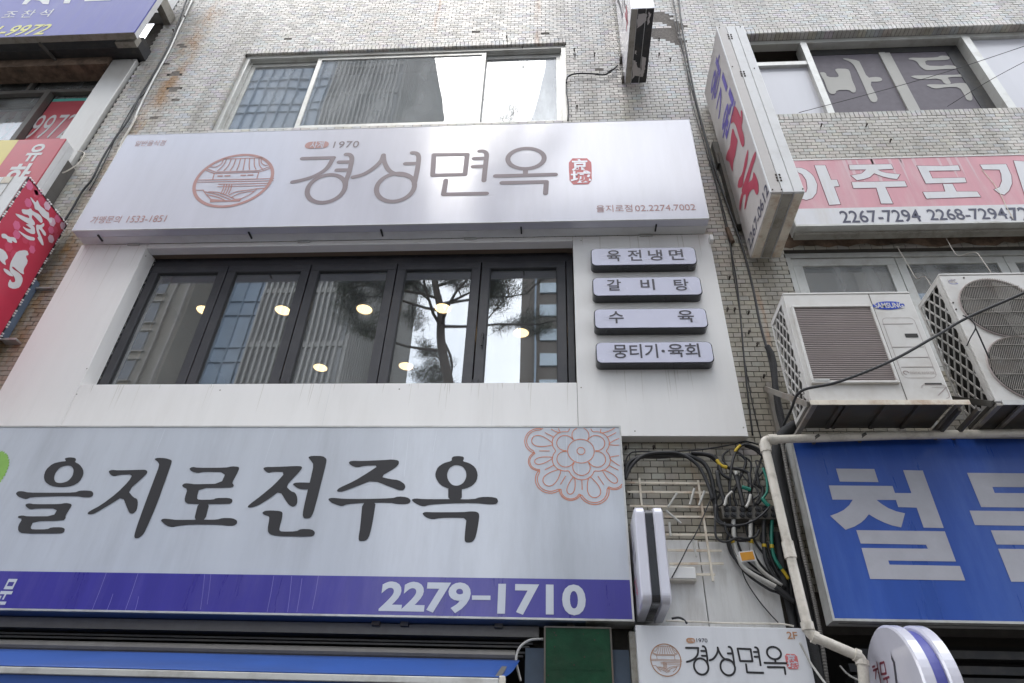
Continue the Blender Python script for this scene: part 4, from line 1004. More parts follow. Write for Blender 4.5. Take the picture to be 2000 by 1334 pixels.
for zz in (8.28, 7.62, 6.12):
    for k in range(6):
        x = 1.83 + LEAN * (zz - zb_) + (k % 2) * .028; z = zz - (k // 2) * .035
        MB().box(x, x + .014, 3.836, 3.8395, z, z + .02).build('vent_hole', M['bolt'], pa)
for x, z in ((1.775, 8.43), (1.985, 8.43), (1.775, 7.72), (1.975, 7.68), (1.77, 5.95), (1.842, 5.95), (2.01, 5.95)):
    d = LEAN * (z - zb_); MB().tube([(x + d, 3.8395, z), (x + d, 3.834, z)], .006, 8).build('screw', M['bolt'], pa)
fr = proj_frame(1.757, 4.618, zb_, -1, LEAN)
def on_left(name, body, par, m, fr, wb, ot, bold, xref):
    O, U, W, Nn = fr
    u0, v0 = wb; u1, v1 = ot
    text_on(name, body, par, m, O + U * u0 + W * v0, U * (u1 - u0), W * (v1 - v0), Nn, bold=bold, lift=.003)
XM = 1.72
def fleft(px_, py_, xr=XM):
    d = ray(px_, py_); t = (1.757 + LEAN * (1.6 - zb_)) / (d.x - LEAN * d.z); p = CAM + d * t; return (4.618 - p.y, p.z - zb_)
q5 = lambda x, y: fleft(1370 + x / 2.84, 40 + y / 2.84, 1.757 + LEAN * (2.35 - y / 2.84 * .0052))
for body in ([[(183, 470), (200, 490), (220, 545), (218, 500), (228, 498), (230, 560), (222, 590), (238, 640), (240, 690), (230, 706), (218, 680), (195, 590), (178, 560), (163, 578), (168, 520)]],
             [[(175, 590), (190, 640), (203, 665), (198, 690), (190, 740), (176, 790), (175, 842), (165, 820), (155, 780), (135, 775), (140, 740), (160, 700), (165, 640)]],
             [[(262, 703), (258, 780), (235, 870), (230, 925), (200, 930), (208, 880), (228, 850), (245, 760)], [(303, 720), (303, 760), (275, 845), (255, 930), (232, 960), (222, 945), (240, 890), (258, 840), (285, 755)], [(290, 830), (318, 900), (318, 960), (305, 970), (290, 930), (262, 960), (245, 1050), (238, 1045), (250, 960), (232, 970), (218, 1055), (210, 1050), (215, 985), (238, 925), (262, 900), (285, 880)]]):
    decal('brush_letter', pa, M['crimson_text'], fr, [chaikin([q5(*c) for c in p]) for p in body], lift=.003)
for wb, ot, ch in (((.15, 2.06), (.64, 2.33), '왕'), ((.17, 1.75), (.60, 2.00), '기'), ((.15, 1.40), (.66, 1.67), '원')):
    on_left('lettering', ch, pa, M['violet_text'], fr, wb, ot, .02, XM)
on_left('phone_number', '2267-0612', pa, M['navy_text'], fr, (.05, .05), (.74, .17), .012, 1.755)
leanbox(MB(), 1.80, 1.98, 4.6185, 4.69, 6.1, 6.16).build('wall_bracket', M['steel_dark'], pa)
leanbox(MB(), 1.70, 1.98, 4.6185, 4.69, 7.25, 7.6).build('wall_bracket', M['steel_dark'], pa)
leanbox(MB(), 1.72, 1.78, 4.60, 4.69, 6.35, 7.4).build('wall_bracket', M['steel_dark'], pa)

pb = thing('projecting_sign', (.94, 4.2, 8.7), 'lavender box sign with a dark peeling underside, cut by the top edge', 'projecting sign')
MB().box(.82, 1.063, 3.75, 4.62, 8.705, 11.3).build('box', M['print_white'], pb, bevel=.004)
MB().box(.823, .885, 3.752, 4.618, 8.697, 8.7045).build('bottom_rail', M['alu_dirty'], pb)
MB().box(.889, 1.06, 3.752, 4.618, 8.699, 8.7045).build('bottom_sheet', M['dark_metal'], pb)
MB().box(.886, .891, 3.752, 4.618, 8.693, 8.6985).box(.975, .980, 3.752, 4.618, 8.693, 8.6985).build('seam', M['alu'], pb)
FU = (Vector((0, 0, 8.6985)), Vector((1, 0, 0)), Vector((0, 1, 0)), Vector((0, 0, -1)))
def und(x, y): p = PZ(x, y, 8.6985); return (p.x, p.y)
random.seed(9)
def jag(poly, amp=.006):
    out = []
    for i in range(len(poly)):
        a = poly[i]; b = poly[(i + 1) % len(poly)]
        for k in range(5):
            t = k / 5; out.append((a[0] + (b[0] - a[0]) * t + random.uniform(-amp, amp), a[1] + (b[1] - a[1]) * t + random.uniform(-amp, amp)))
    return out
for p in ([(1247, 27), (1264, 27), (1262, 40), (1257, 46), (1244, 56), (1245, 42)], [(1267, 23), (1271, 27), (1268, 45), (1264, 50), (1266, 35)], [(1237, 118), (1243, 120), (1245, 132), (1251, 134), (1250, 150), (1240, 148), (1234, 155)], [(1254, 110), (1261, 112), (1260, 135), (1256, 150), (1251, 150)], [(1240, 99), (1243, 100), (1243, 106), (1240, 106)]):
    decal('peeled_patch', pb, M['beige_face'], FU, [jag([und(*c) for c in p])], lift=.001)
fr = proj_frame(.82, 4.62, 8.705, -1)
sc_ = lambda px_, py_: (lambda a: (4.62 - a.y, a.z - 8.705))(PX(px_, py_, .82))
for pts, mm_, w in (([(1206, 0), (1210, 8), (1213, 20), (1215, 32)], 'menu_text', .05), ([(1216, 0), (1217, 20), (1214, 50)], 'menu_text', .03), ([(1219, 2), (1221, 14)], 'menu_text', .05), ([(1223, 16), (1225, 30), (1224, 55)], 'crimson_text', .07), ([(1221, 28), (1226, 44)], 'crimson_text', .05)):
    q = [sc_(*c) for c in pts]; decal('brush_stroke', pb, M[mm_], fr, stroke_polys(q, w), lift=.002)
MB().box(.90, 1.0, 4.621, 4.699, 9.5, 9.56).box(.80, .83, 4.60, 4.699, 9.22, 9.27).box(.80, .83, 4.60, 4.699, 8.82, 8.90).build('wall_bracket', M['steel_dark'], pb)

pc = thing('projecting_sign', (.58, 4.4, 2.76), 'round-cornered white projecting sign with a black middle band, right of the big lower signboard', 'projecting sign')
def slab(x0, x1, y0, y1, z0, z1, r, inset, m, name, par):
    ring0 = rrect(y0 + inset, y1, z0 + inset, z1 - inset, max(.01, r - inset)); ring1 = rrect(y0, y1, z0, z1, r)
    mb = MB(); rings = [(x0, ring0), (x0 + inset * .6, ring1), (x1 - inset * .6, ring1), (x1, ring0)]
    k = len(ring0)
    for x, rg in rings:
        for p in rg: mb.v.append((x, p[0], p[1]))
    for i in range(3):
        for j in range(k):
            a = i * k + j; b = i * k + (j + 1) % k; mb.f.append((a, b, b + k, a + k))
    mb.f.append(tuple(reversed(range(k)))); mb.f.append(tuple(range(3 * k, 4 * k)))
    return mb.build(name, m, par, recalc=True)
slab(.492, .556, 4.16, 4.64, 2.762, 3.372, .06, .014, M['print_white'], 'front_shell', pc)
slab(.606, .670, 4.16, 4.64, 2.762, 3.372, .06, .014, M['print_white'], 'front_shell', pc)
slab(.557, .605, 4.172, 4.64, 2.774, 3.360, .05, .001, M['menu_body'], 'black_band', pc)
MB().box(.53, .63, 4.6405, 4.699, 2.9, 2.96).box(.53, .63, 4.6405, 4.699, 3.15, 3.21).build('wall_bracket', M['steel_dark'], pc)
fr = (Vector((.492, 4.64, 2.762)), Vector((0, -1, 0)), Vector((0, 0, 1)), Vector((-1, 0, 0)))
random.seed(21)
pl = []
for i in range(16):
    u = random.uniform(.10, .36); v = random.uniform(.25, .52); pl += stroke_polys([(u, v), (u + random.uniform(-.05, .05), v + random.uniform(-.05, .05))], random.uniform(.006, .013))
decal('brush_print', pc, M['menu_text'], fr, pl, lift=.002)
pl = []
for i in range(9):
    u = random.uniform(.10, .34); v = random.uniform(.08, .2); pl += stroke_polys([(u, v), (u + random.uniform(-.05, .05), v + random.uniform(-.04, .04))], .012)
decal('pink_print', pc, M['crimson_text'], fr, pl, lift=.002)

pd = thing('projecting_sign', (1.88, 4.12, 1.95), 'round white disc sign with a purple rim band, under the blue signboard', 'projecting sign')
def disc_slab(x0, x1, yc, zc, r, ins, m, name, par, n=56):
    mb = MB()
    for x, rr in ((x0, r - ins), (x0 + ins * .7, r), (x1 - ins * .7, r), (x1, r - ins)):
        for k in range(n):
            a = 2 * math.pi * k / n; mb.v.append((x, yc + rr * math.cos(a), zc + rr * math.sin(a)))
    for i in range(3):
        for j in range(n):
            a = i * n + j; b = i * n + (j + 1) % n; mb.f.append((a, b, b + n, a + n))
    mb.f.append(tuple(reversed(range(n)))); mb.f.append(tuple(range(3 * n, 4 * n)))
    return mb.build(name, m, par, recalc=True)
disc_slab(1.785, 1.852, 4.13, 2.295, .35, .012, M['print_white'], 'round_shell', pd)
disc_slab(1.912, 1.980, 4.13, 2.295, .35, .012, M['print_white'], 'round_shell', pd)
disc_slab(1.853, 1.911, 4.13, 2.295, .325, .001, M['violet_face'], 'rim_band', pd)
MB().box(1.86, 1.90, 4.45, 4.69, 2.2, 2.26).build('wall_bracket', M['steel_dark'], pd)
fd = (Vector((1.785, 0, 0)), Vector((0, -1, 0)), Vector((0, 0, 1)), Vector((-1, 0, 0)))
rd = lambda x, y: (lambda a: (-a.y, a.z))(PX(1650 + x / 5.714, 1210 + y / 5.714, 1.785))
for p, w, mm_ in (([(395, 490), (410, 610)], .012, 'maroon'), ([(395, 490), (440, 475), (465, 600), (412, 612)], .012, 'maroon'), ([(435, 665), (495, 640)], .012, 'maroon'), ([(470, 660), (480, 709)], .012, 'maroon'),
                  ([(360, 480), (405, 709)], .011, 'maroon'), ([(310, 530), (335, 520)], .011, 'maroon'), ([(320, 570), (372, 545)], .011, 'maroon'), ([(352, 560), (345, 660)], .011, 'maroon'), ([(375, 590), (385, 610)], .01, 'maroon')):
    decal('lettering', pd, M[mm_], fd, stroke_polys([rd(*c) for c in p], w), lift=.002)
decal('tower_drawing', pd, M['menu_text'], fd, [[rd(*c) for c in ((515, 350), (525, 400), (560, 470), (590, 709), (570, 709), (540, 480), (522, 440))]], lift=.002)

# ================================================================== SMALL 2F SIGN, bottom centre
sf = thing('signboard', (.98, 4.5, 2.1), 'small white copy of the restaurant sign marked 2F, at the bottom edge', 'signboard')
Y2 = 4.45
MB().box(.476, 1.487, Y2, Y2 + .09, 2.05, 2.712).build('box', M['print_cool'], sf, bevel=.004)
F2 = facade(Y2)
H_ = lambda x, y: uv(Y2, 1200 + x / 3.995, 1000 + y / 3.995)
nx0 = min(p[0] for s, c0 in NAME for p in s); nx1 = max(p[0] for s, c0 in NAME for p in s); nz0 = min(p[1] for s, c0 in NAME for p in s); nz1 = max(p[1] for s, c0 in NAME for p in s)
t0 = H_(575, 1268); t1 = H_(1322, 1054)
TN = lambda p: (t0[0] + (p[0] - nx0) / (nx1 - nx0) * (t1[0] - t0[0]), t0[1] + (p[1] - nz0) / (nz1 - nz0) * (t1[1] - t0[1]))
strokes_decal('shop_name', sf, M['text_black'], F2, NAME, .0115, T=TN)
lc2 = H_(400, 1154); kl = (H_(518, 1154)[0] - H_(282, 1154)[0]) / 2 / .392
def logo_small():
    T = lambda p: (lc2[0] + (p[0] - LC[0]) * kl, lc2[1] + (p[1] - LC[1]) * kl)
    decal('logo_ring', sf, M['brass'], F2, [[T(q) for q in circ(LC, .402, .402, 64)]], [[T(q) for q in circ(LC, .378, .378, 64)]])
    v = []; f = []
    for i, (pts, c0) in enumerate(LOGO_LINES):
        vv, ff = cdt_union(stroke_polys([T(q) for q in pts], .0027, c0)); n = len(v)
        v += [Vector((q[0], q[1], i * .00004)) for q in vv]; f += [tuple(k + n for k in q) for q in ff]
    mb = MB(); O, U, W, Nn = F2; mb.v = [tuple(O + U * q[0] + W * q[1] + Nn * (.0025 + q[2])) for q in v]; mb.f = f
    mb.build('logo', M['brass'], sf)
logo_small()
text_px('lettering', '2F', sf, M['brass'], Y2, (1538, 1248), (1555.5, 1234), bold=.02)
text_px('lettering', '1970', sf, M['menu_text'], Y2, (1360.5, 1254.5), (1381, 1247), bold=.01)
decal('pill', sf, M['brass'], F2, stroke_polys([H_(578, 1003), H_(610, 1003)], .030))
text_px('lettering', '사계', sf, M['sheet_metal'], Y2, (1343, 1254), (1354, 1248.5), lift=.004)
s0 = H_(1348, 1225); s1_ = H_(1420, 1108)
seal(sf, Y2, s0[0], s1_[0], s0[1], s1_[1], F2)

# ================================================================== WHITE METAL SHEET and small box
ws = thing('metal_sheet', (1.05, 4.69, 2.75), 'streaky white metal sheet on the wall behind the rusty rack, above the 2F sign', 'wall panel')
xm_ = X_(1366, 1080, 4.68)
MB().box(.49, xm_ - .003, 4.676, 4.699, 2.70, 3.335).build('panel', M['sheet_metal'], ws, bevel=.002)
MB().box(xm_ + .003, 1.452, 4.676, 4.699, 2.70, 3.325).build('panel', M['sheet_metal'], ws, bevel=.002)
jb0 = P(1312, 1133, 4.6); jb1 = P(1358, 1106, 4.6)
jb = thing('junction_box', (jb0.x, 4.65, jb0.z), 'off-white oblong junction box on the metal sheet beside the projecting sign', 'junction box')
MB().box(jb0.x - .03, jb1.x, 4.605, 4.675, jb0.z, jb1.z).build('body', M['pvc'], jb, bevel=.006)
MB().box(jb0.x - .026, jb1.x - .004, 4.598, 4.6045, jb0.z + .012, jb1.z - .006).build('lid', M['sheet_metal'], jb, bevel=.003)
# green metal board
gb = thing('metal_board', (.13, 4.45, 2.2), 'bottle green painted metal board with embossed lettering under the right end of the lower signboard', 'metal board')
MB().box(-.085, .328, 4.47, 4.55, 1.9, 2.70).build('board', M['green_metal'], gb, bevel=.004)
random.seed(2)
pl = []
for i in range(26):
    x = -.05 + .34 * i / 26; pl.append([(x, 2.455), (x + .008, 2.455), (x + .008, 2.463), (x, 2.463)])
for cx, cz in ((-.02, 2.56), (.10, 2.60), (.24, 2.57)):
    for k in range(5):
        u = cx + random.uniform(-.02, .02); v = cz + random.uniform(-.02, .02); pl += stroke_polys([(u, v), (u + random.uniform(-.02, .02), v + random.uniform(-.02, .02))], .004)
decal('embossing', gb, M['green_metal'], facade(4.47), pl, lift=.004)

# ================================================================== BLUE AWNING
awn = thing('awning', (-2.5, 3.9, 2.2), 'sagging blue cloth awning with a pale front bar, bottom left', 'awning')
XR_ = P(975, 1327, 3.6).x; zf = P(975, 1327, 3.6).z
cloth = MB(); NXC, NYC = 60, 10
xa_ = -6.0
def cpt(i, j):
    t = j / NYC; x = xa_ + (XR_ - xa_) * i / NXC
    y = 4.5 + (3.62 - 4.5) * t
    ztop = 2.505; z = ztop + (zf + .012 - ztop) * t - .03 * math.sin(math.pi * t) * (1 + .45 * math.sin(i * .29)) + .010 * math.sin(i * .17 + 1) * t * (1 - t) * 4
    return (x + (0 if i < NXC else .0) + (.05 * (1 - t) if i == NXC else 0), y, z)
for i in range(NXC):
    for j in range(NYC): cloth.quad(cpt(i, j), cpt(i + 1, j), cpt(i + 1, j + 1), cpt(i, j + 1))
oc = cloth.build('cloth', M['awning'], awn, smooth=True, weld=True)
md = oc.modifiers.new('solid', 'SOLIDIFY'); md.thickness = .003
MB().box(xa_, XR_, 3.585, 3.625, zf - .028, zf + .004).build('front_bar', M['alu'], awn, bevel=.004)
MB().box(XR_ + .001, XR_ + .03, 3.58, 3.63, zf - .04, zf + .014).build('end_cap', M['pvc'], awn, bevel=.004)
MB().quad((xa_, 3.60, zf - .029), (XR_ - .01, 3.60, zf - .029), (XR_ - .01, 3.598, zf - .26), (xa_, 3.598, zf - .26)).build('valance', M['awning'], awn)
MB().tube([(xa_, 4.53, 2.535), (XR_ + .02, 4.53, 2.535)], .035, 12).build('roller', M['grey_metal'], awn)
MB().bar((XR_ - .03, 4.5, 2.48), (XR_ - .02, 3.62, zf - .012), .03, .02).build('arm', M['grey_metal'], awn)

# ================================================================== AIR CONDITIONERS
def diamond_side(mb, x, y0, y1, z0, z1, step, w, th):
    """diagonal lattice on the plane X = x"""
    W_ = y1 - y0; H = z1 - z0
    def clipline(c, s):      # y - y0 = s*(z - z0) + c
        pts = []
        for z in (0, H):
            y = s * z + c
            if -1e-6 <= y <= W_ + 1e-6: pts.append((y, z))
        for y in (0, W_):
            z = (y - c) / s
            if 1e-6 < z < H - 1e-6: pts.append((y, z))
        return pts[:2] if len(pts) >= 2 else None
    s = .62
    c = -s * H
    while c < W_ + s * H:
        for sg_ in (s, -s):
            cc = c if sg_ > 0 else c + s * H
            q = clipline(cc, sg_)
            if q and math.hypot(q[0][0] - q[1][0], q[0][1] - q[1][1]) > .02: mb.bar((x, y0 + q[0][0], z0 + q[0][1]), (x, y0 + q[1][0], z0 + q[1][1]), th, w)
        c += step
    return mb
def ac_body(t, x0, x1, y0, y1, z0, z1):
    MB().box(x0, x1, y0, y0 + .02, z0, z1).build('front_panel', M['ac'], t, bevel=.006)
    MB().box(x0, x1, y0 - .004, y1, z1 + .0005, z1 + .018).build('top_panel', M['ac'], t, bevel=.006)
    MB().box(x0, x1, y0 + .0205, y1, z0, z0 + .025).build('base_pan', M['steel_dark'], t)
    MB().box(x1 - .015, x1, y0 + .0205, y1, z0 + .0255, z1).build('side_panel', M['ac'], t)
    MB().box(x0, x0 + .014, y0 + .0205, y0 + .07, z0 + .0255, z1).box(x0, x0 + .014, y1 - .02, y1, z0 + .0255, z1).box(x0, x0 + .014, y0 + .0705, y1 - .0205, z0 + .0255, z0 + .05).box(x0, x0 + .014, y0 + .0705, y1 - .0205, z1 - .03, z1).build('corner_posts', M['ac'], t)
    MB().box(x0 + .03, x0 + .05, y0 + .03, y1 - .01, z0 + .03, z1 - .01).box(x0 + .05, x1 - .02, y1 - .05, y1 - .02, z0 + .03, z1 - .01).build('condenser', M['ac_dark'], t)
    diamond_side(MB(), x0 + .006, y0 + .07, y1 - .02, z0 + .05, z1 - .03, .085, .011, .008).build('side_guard', M['ac'], t)
YA = 3.95
ac = thing('air_conditioner', (2.1, 4.1, 4.0), 'ivory outdoor air conditioner with a square slatted grille and blue oval badge', 'air conditioner', 'outdoor units on brackets over the blue signboard')
AX0, AX1, AZ0, AZ1 = 1.675, 2.578, 4.005, 4.925
ac_body(ac, AX0, AX1, YA, 4.30, AZ0, AZ1)
gx0, gx1, gz0, gz1 = 1.722, 2.262, 4.158, 4.80
MB().box(gx0, gx1, YA - .002, YA - .0005, gz0, gz1).build('grille_back', M['ac_dark'], ac)
slat = None; nsl = 40
for i in range(nsl):
    z = gz0 + (i + .5) * (gz1 - gz0) / nsl
    if slat is None:
        o = MB().hexa([(0, -.010, -.0058), (gx1 - gx0, -.010, -.0058), (gx1 - gx0, -.0, -.002), (0, -.0, -.002), (0, -.011, .0035), (gx1 - gx0, -.011, .0035), (gx1 - gx0, -.002, .0062), (0, -.002, .0062)]).build('slat', M['ac_grille']); slat = o.data; o.parent = ac
    else:
        o = bpy.data.objects.new('slat', slat); COL.objects.link(o); o.parent = ac
    o.location = Vector((gx0, YA - .0025, z)) - ORG[ac.name]
MB().ring(gx0 - .018, gx1 + .012, gz0 - .018, gz1 + .008, .017, YA - .024, YA - .0005).build('grille_frame', M['ac'], ac, bevel=.003)
MB().box(gx0, gx0 + .10, YA - .027, YA - .0245, gz0 - .004, gz0 + .012).build('clip_plate', M['alu'], ac)
MB().box(2.285, 2.290, YA - .0025, YA - .0003, AZ0, AZ1).build('panel_joint', M['steel_dark'], ac)
bc = P(1735, 597, YA)
FA = facade(YA)
decal('badge', ac, M['ac_blue'], FA, [[(q[0] + (q[1] - bc.z) * .25, q[1]) for q in circ((bc.x, bc.z), .112, .038, 40)]], lift=.003)
text_px('badge_lettering', 'SAMSUNG', ac, M['ac'], YA, (1709, 602.5), (1761, 591.5), bold=.02, lift=.0045)
for (xa, ya, xb, yb) in ((1724, 633, 1783, 633), (1743, 678, 1804, 677), (1752, 698, 1813, 698), (1760, 717, 1822, 718)):
    a = P(xa, ya, YA); b = P(xb, yb, YA); MB().box(a.x, b.x, YA - .0022, YA - .0003, a.z - .002, a.z + .002).build('pressed_line', M['ac_grille'], ac)
a = P(1769, 659, YA); b = P(1792, 652, YA); MB().box(a.x, b.x - .004, YA - .004, YA - .0004, a.z, b.z).build('handle_slot', M['ac_dark'], ac)
ro = rrect(2.315, 2.535, 4.19, 4.70, .035); decal('pressed_outline', ac, M['ac_grille'], FA, stroke_polys(ro, .0035, True), lift=.0018)
text_px('lettering', 'DIGITAL INVERTER', ac, M['ac_grille'], YA, (1778, 731), (1824, 726))
c_ = uv(YA, 1769, 728); decal('emblem', ac, M['ac_grille'], FA, stroke_polys(circ(c_, .016, .014, 20)[:16], .007), lift=.002)
ro = rrect(2.41, 2.565, 4.03, 4.135, .025); decal('handle_recess', ac, M['ac_grille'], FA, stroke_polys(ro[:24], .004), lift=.0018)
a = P(1806, 749.5, YA); b = P(1838, 748, YA); MB().box(a.x, b.x, YA - .003, YA - .0004, a.z - .006, a.z + .004).build('handle_shadow_gap', M['ac_dark'], ac)
text_px('badge_arc', '7', ac, M['ac_grille'], YA, (1826, 773), (1850, 756), bold=-.03)
for (x, y) in ((1532, 632), (1561, 728)): p = P(x, y, YA); MB().tube([(p.x, YA, p.z), (p.x, YA - .006, p.z)], .008, 8).build('screw', M['steel_dark'], ac)
# underside ribs
for x in (1.86, 1.90, 2.15, 2.36): MB().box(x, x + .025, 3.975, 4.28, AZ0 - .018, AZ0 - .0005).build('underside_rib', M['steel_dark'], ac)
# its bracket
br = thing('bracket', (2.1, 4.3, 3.95), 'rusty white angle iron shelf carrying the slatted air conditioner', 'bracket')
MB().box(1.655, 2.66, 3.922, 3.928, 3.967, 4.003).box(1.655, 2.66, 3.9285, 3.955, 3.998, 4.003).build('front_rail', M['steel_rust'], br, bevel=.002)
for x in (1.665, 2.575):
    MB().box(x, x + .035, 3.9285, 4.695, 3.966, 3.985).build('side_rail', M['bracket'], br)
    MB().box(x, x + .035, 4.655, 4.695, 3.96, 4.62).build('wall_rail', M['bracket'], br)
    MB().bar((x - .015, 3.955, 3.99), (x - .015, 4.66, 4.56), .012, .04).build('diagonal_brace', M['bracket'], br)
for x in (2.60, 2.72): MB().bar((x, 3.96, 3.955), (x - .04, 4.66, 3.90), .02, .03).build('side_rail', M['steel_dark'], br)

ac2 = thing('air_conditioner', (3.3, 4.1, 4.0), 'tall ivory outdoor air conditioner with two round fan grilles, cut by the right edge', 'air conditioner', 'outdoor units on brackets over the blue signboard')
CX0, CX1, CZ0, CZ1 = 2.842, 3.80, 4.005, 5.095
ac_body(ac2, CX0, CX1, YA, 4.32, CZ0, CZ1)
for fx, fz in ((3.155, 4.785), (3.155, 4.262)):
    r = .262
    mb = MB(); mb.tube([(fx + r * math.cos(2 * math.pi * k / 48), YA - .004, fz + r * math.sin(2 * math.pi * k / 48)) for k in range(49)], .007, 6, caps=False)
    mb.build('fan_ring', M['ac_grille'], ac2)
    MB().prism([(fx + (r - .004) * math.cos(2 * math.pi * k / 40), YA - .0005, fz + (r - .004) * math.sin(2 * math.pi * k / 40)) for k in range(40)], (0, -.0015, 0)).build('fan_cavity', M['ac_dark'], ac2)
    fan = MB()
    for b_ in range(3):
        a0 = R(120 * b_ + 20)
        for s in range(6):
            t0_ = a0 + s * .14; t1_ = a0 + (s + 1) * .14
            fan.quad((fx + .06 * math.cos(t0_), YA - .006, fz + .06 * math.sin(t0_)), (fx + .06 * math.cos(t1_), YA - .004, fz + .06 * math.sin(t1_)), (fx + .24 * math.cos(t1_ + .25), YA - .004, fz + .24 * math.sin(t1_ + .25)), (fx + .24 * math.cos(t0_ + .25), YA - .007, fz + .24 * math.sin(t0_ + .25)))
    fan.tube([(fx, YA - .002, fz), (fx, YA - .012, fz)], .07, 20)
    fan.build('fan', M['grey_metal'], ac2)
    gr = MB()
    n = 46
    for i in range(n):      # fine slanted wires across the round opening
        d = -r + (i + .5) * 2 * r / n; h = math.sqrt(max(0, r * r - d * d)); ca, sa = math.cos(R(-12)), math.sin(R(-12))
        a = (fx + d * ca - h * sa, YA - .020, fz + d * sa + h * ca); b = (fx + d * ca + h * sa, YA - .020, fz + d * sa - h * ca)
        gr.bar(a, b, .0028, .003)
    for dz in (-.18, -.06, .06, .18):
        h = math.sqrt(r * r - dz * dz); gr.bar((fx - h, YA - .023, fz + dz), (fx + h, YA - .023, fz + dz), .004, .004)
    stuff(gr.build('fan_guard', M['bracket'], ac2))
text_px('lettering', 'HPC', ac2, M['ac_grille'], YA, (1853, 553), (1866, 546))
e_ = uv(YA, 1862, 551); decal('emblem', ac2, M['ac_blue'], FA, stroke_polys([(e_[0] + .035 * math.cos(R(a)), e_[1] + .02 * math.sin(R(a))) for a in range(60, 330, 20)], .003), lift=.002)
for (x, y) in ((1882, 543), (1828, 592), (1818, 605)): p = P(x, y, YA); MB().tube([(max(p.x, CX0 + .01), YA, p.z), (max(p.x, CX0 + .01), YA - .006, p.z)], .006, 8).build('screw', M['bolt'], ac2)
br2 = thing('bracket', (3.3, 4.3, 3.95), 'grey angle iron shelf carrying the twin-fan air conditioner', 'bracket')
MB().box(2.86, 3.9, 3.925, 3.931, 3.967, 4.003).build('front_rail', M['alu'], br2)
for x in (2.825, 3.75):
    MB().box(x, x + .035, 3.932, 4.695, 3.966, 3.985).build('side_rail', M['bracket'], br2)
    MB().box(x, x + .035, 4.655, 4.695, 3.96, 4.8).build('wall_rail', M['alu'], br2)
    MB().bar((x - .012, 3.955, 3.99), (x - .012, 4.66, 4.50), .012, .04).build('diagonal_brace', M['steel_dark'], br2)
for x in (2.99, 3.3, 3.55): MB().box(x, x + .03, 3.935, 4.3, 3.975, 3.992).build('underside_rib', M['bracket'], br2)

# ================================================================== LEFT BUILDING AND ITS SIGNS
nb = thing('neighbour_building', (-8, 4.9, 0), 'grimy dark building at the left edge with a silver pillar and red window stickers', 'building')
YN = 4.85
nx1_ = -5.70
nops = [(-9.5, nx1_, 7.3, 9.72), (-9.5, nx1_, 10.4, 12.3), (-9.5, nx1_, 4.4, 6.6)]
mb = MB()
for r in holes_rects(-14, -5.375, -.1, 15, nops): mb.box(r[0], r[1], 4.86, 5.1, r[2], r[3])
mb.build('wall', M['concrete'], nb)
MB().box(-14, -9.6, 5.101, 14, -.1, 15).build('body', M['old_wall'], nb)
MB().box(-9.6, -5.4, 7.5, 14, -.1, 15).build('room_wall', M['dark_wall'], nb)
MB().box(-9.6, -5.38, 5.101, 7.499, 10.0, 10.2).box(-9.6, -5.38, 5.101, 7.499, 7.0, 7.2).build('floor_slab', M['dark_wall'], nb)
MB().box(nx1_ - .0, -5.378, 4.645, 4.859, 6.2, 9.63).build('pillar', M['pillar'], nb, bevel=.006)
MB().box(-14, -5.30, 4.50, 4.859, 9.66, 9.88).build('beam', M['dark_metal'], nb)
MB().box(-14, -5.72, 4.62, 4.859, 9.50, 9.659).build('beam_soffit', M['spall'], nb)
MB().box(-5.56, -5.30, 4.42, 4.499, 9.64, 9.80).build('beam_end', M['alu_dirty'], nb)
MB().box(-14, -5.378, 4.70, 4.858, 10.9, 15).build('upper_cladding', M['cabinet'], nb)
wn_ = MB()
zt3 = (Z_(0, 180, YN) + Z_(185, 176, YN)) / 2
wn_.box(-9.5, nx1_, YN, YN + .06, zt3 - .03, zt3 + .03).box(-9.5, nx1_, YN, YN + .06, 7.3, 7.36).box(-9.5, nx1_, YN, YN + .06, 9.66, 9.72)
xst = X_(95, 183, YN)
wn_.box(xst - .04, xst + .03, YN - .02, YN + .06, 7.361, zt3 - .031).box(-7.6, -7.54, YN - .02, YN + .06, 7.361, zt3 - .031).box(-6.9, -6.86, YN + .01, YN + .06, zt3 + .031, 9.659).box(-8.4, -8.36, YN + .01, YN + .06, zt3 + .031, 9.659)
wf = wn_.build('window', M['grey_metal'], nb)
MB().box(-9.5, nx1_, YN + .075, YN + .081, 7.3, 9.72).build('pane', M['glass_old'], wf)
MB().box(-9.5, nx1_, YN + .5, YN + .51, 7.3, 9.72).build('dark_backing', M['dark_wall'], wf)  # near-black sheet standing in for the darkness of the unlit room
zr1 = Z_(140, 198, YN + .07)
MB().box(xst + .04, nx1_ - .002, YN + .068, YN + .0735, 7.37, zr1).build('red_sticker', M['red_dull'], wf)
MB().box(xst + .04, nx1_ - .002, YN + .067, YN + .0735, zr1 + .001, zr1 + .06).build('teal_strip', M['teal_strip'], wf)
MB().box(-7.54, xst - .05, YN + .16, YN + .165, 7.37, zr1 - .05).build('red_sticker', M['red_dull'], wf)
text_px('sticker_digits', '9972', wf, M['white_text'], YN + .067, (45, 272), (158, 223), bold=-.005, lift=.002)
text_px('sticker_digits', '3279', wf, M['grey_metal'], YN + .16, (-75, 277), (42, 232), bold=-.005, lift=.002)

